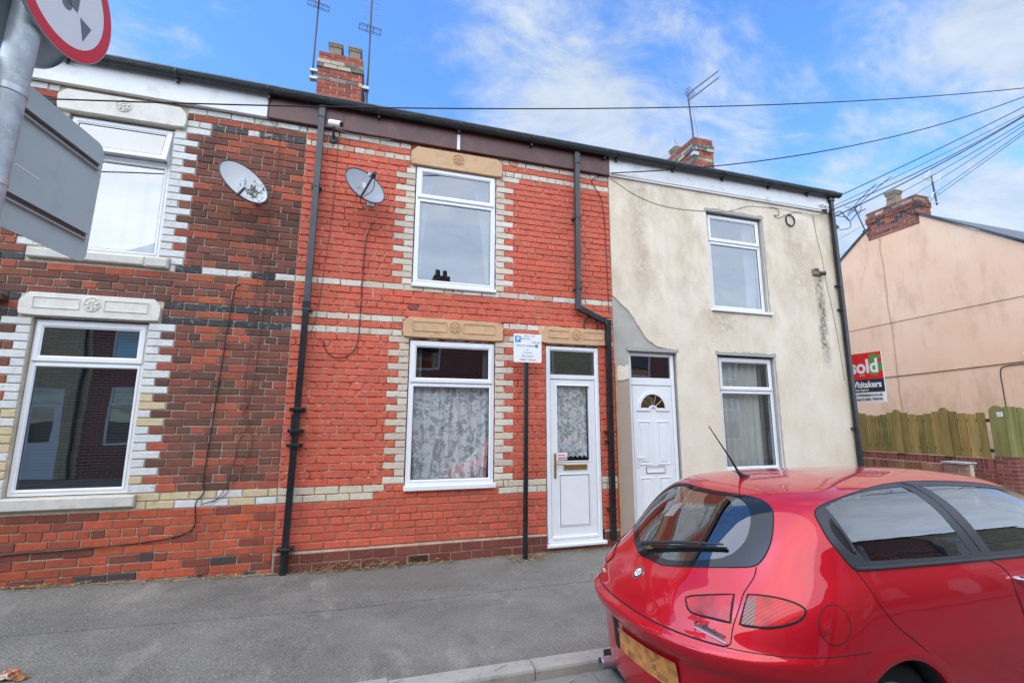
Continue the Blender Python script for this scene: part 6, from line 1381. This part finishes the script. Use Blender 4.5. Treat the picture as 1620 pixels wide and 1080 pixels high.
# mirror, head lamps
for s in (1, -1):
    p = Pc(2.70*s, .90); m = MB(); bm = bmesh.new(); bmesh.ops.create_uvsphere(bm, u_segments=20, v_segments=12, radius=1)
    for v in bm.verts: v.co = Vector((v.co.x*.07, v.co.y*.11, v.co.z*.075))+p+Vector((0, -s*.13, .06))
    me = bpy.data.meshes.new('mirror'); bm.to_mesh(me); bm.free(); me.materials.append(M['car_paint']); me.polygons.foreach_set('use_smooth', [True]*len(me.polygons)); o = bpy.data.objects.new('mirror', me); COL.objects.link(o); o.parent = CAR
    hl = csm([(2.93, .58), (2.97, .52), (3.04, .50), (3.06, .55), (3.0, .62), (2.94, .63)], True, 3); skinpatch('headlight', [(a*s, b) for a, b in hl], [], .003, 'lamp_clear', CAR, .02)
# wiper
m = MB(); wp = [(-.129, .80), (-.10, .825), (.0, .853), (.13, .882), (.26, .906), (.388, .925)]; m.tube([Pc(a, b)+Nc(a, b)*(.035 if i else .015) for i, (a, b) in enumerate(wp)], [.016, .014, .010, .009, .007, .005], 8); wi_ = m.build('wiper', 'car_trim', tail_, smooth=True)
m = MB(); wb = [(-.06, .833), (.06, .862), (.2, .890), (.33, .912), (.40, .922)]; m.tube([Pc(a, b)+Nc(a, b)*.012 for a, b in wb], .006, 6); m.build('wiper_blade', 'rubber', wi_)
m = MB(); p = Pc(-.09, .80); n = Nc(-.09, .8); m.tube([p, p+n*.03], .025, 14); m.build('wiper_boss', 'car_trim', wi_, smooth=True)
# antenna
m = MB(); m.tube([(2.30, CY, 1.205), (2.255, CY, 1.235), (2.235, CY, 1.255)], [.030, .014, .009], 12); an = m.build('aerial_base', 'rubber', CAR, smooth=True)
m = MB(); m.tube([(2.24, CY, 1.25), (2.19, CY, 1.33)], [.008, .006], 8); m.tube([(2.19, CY, 1.33), (2.04, CY, 1.535)], [.0055, .003], 8); m.build('aerial_rod', 'rubber', an)
# badge, script, plate, exhaust
def onskin(t, z, off=.003, t2=None, z2=None):
    p = Pc(t, z)+Nc(t, z)*off; n = Nc(t, z); xa = (Pc(t2, z2)-Pc(t, z)) if t2 is not None else Vector((0, -1, 0)); xa = (xa-n*xa.dot(n)).normalized(); za = n.cross(xa); return p, xa, za, n
p, xa, za, n = onskin(.0, .725, .002)
def dsk(r, o, mat, name, par, h=.002, a0=0, a1=2*PI, cx=0, cz=0):
    m = MB(); k = 28; q = [(cx+r*math.cos(a0+(a1-a0)*i/k), cz+r*math.sin(a0+(a1-a0)*i/k)) for i in range(k)] if a1-a0 > 6 else [(cx+r*math.cos(a0+(a1-a0)*i/k), cz+r*math.sin(a0+(a1-a0)*i/k)) for i in range(k+1)]
    L2 = len(q); m.add([p+xa*a+za*b+n*o for a, b in q]+[p+xa*a+za*b+n*(o+h) for a, b in q], [tuple(range(L2, 2*L2))]+[(i, (i+1) % L2, L2+(i+1) % L2, L2+i) for i in range(L2)]); return m.build(name, mat, par)
bg_ = dsk(.038, 0, 'chrome', 'round_badge', tail_, .004); dsk(.035, .0041, 'gloss_black', 'badge_ring', bg_, .0008); dsk(.0245, .005, 'sign_white', 'badge_field', bg_, .0008)
m = MB()
def bq(a, b, c, d, o=.0062): m.add([p+xa*a+za*c+n*o, p+xa*b+za*c+n*o, p+xa*b+za*d+n*o, p+xa*a+za*d+n*o], [(0, 1, 2, 3)])
bq(-.0145, -.0095, -.019, .019); bq(-.0235, -.001, -.0025, .0025, .0064); m.build('badge_cross', 'sign_red', bg_)
m = MB(); m.tube([p+xa*(.011+.005*math.sin(t*2.2))+za*(.017-.0052*t)+n*.0065 for t in [i*.5 for i in range(14)]], .0022, 6); m.build('badge_serpent', 'seam_black', bg_)
m = MB()
for i in range(12): a = 2*PI*i/12+.26; c0 = p+xa*.0297*math.cos(a)+za*.0297*math.sin(a); m.tube([c0+n*.0049, c0+n*.0056], .0025, 6)
m.build('badge_letters', 'chrome', bg_)
p2, xa2, za2, n2 = onskin(.357, .628, .0035, .462, .604)
mt = Matrix(((xa2.x, za2.x, n2.x, p2.x), (xa2.y, za2.y, n2.y, p2.y), (xa2.z, za2.z, n2.z, p2.z), (0, 0, 0, 1))) @ Matrix(((1, .45, 0, 0), (0, 1, 0, 0), (0, 0, 1, 0), (0, 0, 0, 1)))
text('Collezione', .036, 'dark_steel', tail_, 'script_badge', mt, ext=.002, bold=.0006, align='LEFT', sx=.92)
m = MB(); m.tube([p2-za2*.010+xa2*.012, p2-za2*.010+xa2*.165], .0032, 8); m.build('badge_underline', 'alloy', tail_)
p3_, xa3, za3, n3 = onskin(-.33, .61, .003, -.25, .61)
mt = Matrix(((xa3.x, za3.x, n3.x, p3_.x), (xa3.y, za3.y, n3.y, p3_.y), (xa3.z, za3.z, n3.z, p3_.z), (0, 0, 0, 1))); text('147', .045, 'chrome', tail_, 'model_numerals', mt, ext=.002, align='LEFT')
skinpatch('number_plate', [(-.085, .30), (.10, .30), (.285, .30), (.285, .436), (.10, .430), (-.085, .418)], [], .012, 'number_plate', bump_, .02)
rc = csm([(-.10, .475), (-.14, .44), (-.16, .36), (-.15, .29), (-.105, .29), (-.095, .38)], True, 3); skinpatch('plate_recess', rc, [], .002, 'seam_black', bump_, .015)
m = MB(); m.tube([(1.44, -2.75, .108), (1.445, -2.75, .108), (1.445, -2.75, .108), (1.62, -2.75, .10)], [.030, .033, .033, .033], 20, caps=False); ex = m.build('exhaust_pipe', 'aluminium', CAR, smooth=True); m = MB(); m.tube([(1.47, -2.75, .107), (1.60, -2.75, .101)], [.0275, .0275], 16); m.build('exhaust_bore', 'seam_black', ex)
# rear lower lip
# underbody and cabin
m = MB(); m.box(1.60, 5.3, CY-.64, CY+.64, -.02, .05); m.box(1.75, 5.0, CY-.60, CY+.60, .05, .30); m.build('underbody', 'seam_black', CAR)
m = MB(); m.box(1.70, 2.25, CY-.52, CY+.52, .70, .74); m.build('parcel_shelf', 'interior_dark', CAR)
def seat(x, y, w, name, hr, tilt=.16, z0=.28, h=.58):
    st = MB(); st.prism([(x-.02, z0), (x+.14, z0), (x+.14-tilt*.5, z0+h), (x+.02-tilt*.8, z0+h)], 1, y-w, y+w); st.prism([(x+.1, z0-.1), (x+.55, z0-.1), (x+.55, z0+.08), (x+.1, z0+.03)], 1, y-w, y+w); so2 = st.build(name, 'seat_cloth', CAR)
    for hy in hr: bm = bmesh.new(); bmesh.ops.create_uvsphere(bm, u_segments=16, v_segments=10, radius=1); [setattr(v, 'co', Vector((v.co.x*.055, v.co.y*.13, v.co.z*.085))+Vector((x+.06-tilt*.8, hy, z0+h+.09))) for v in bm.verts]; me = bpy.data.meshes.new('headrest'); bm.to_mesh(me); bm.free(); me.materials.append(M['seat_cloth']); me.polygons.foreach_set('use_smooth', [True]*len(me.polygons)); o = bpy.data.objects.new('headrest', me); COL.objects.link(o); o.parent = so2
seat(2.42, CY, .55, 'rear_seat', (CY-.34, CY+.34), .16, .28, .62); seat(3.28, CY-.34, .24, 'front_seat', (CY-.34,), .2, .26, .68); seat(3.28, CY+.34, .24, 'front_seat', (CY+.34,), .2, .26, .68)
m = MB(); m.prism([(4.0, .5), (4.35, .5), (4.45, .86), (4.05, .84)], 1, CY-.6, CY+.6); da = m.build('dashboard', 'interior_dark', CAR)
m = MB(); c_ = Vector((3.88, CY-.34, .80)); m.tube([c_+Vector((-.05*math.sin(a), .175*math.cos(a), .165*math.sin(a))) for a in [2*PI*i/24 for i in range(25)]], .013, 8, caps=False); m.tube([c_+Vector((0, -.17, 0)), c_+Vector((0, .17, 0))], .012, 6); m.build('steering_wheel', 'interior_dark', CAR, smooth=True)
sk_ = skinpatch('window_sticker', [(-.20, .985), (-.11, 1.0), (-.12, 1.075), (-.20, 1.055)], [], -.006, 'sign_white', tail_, .02)
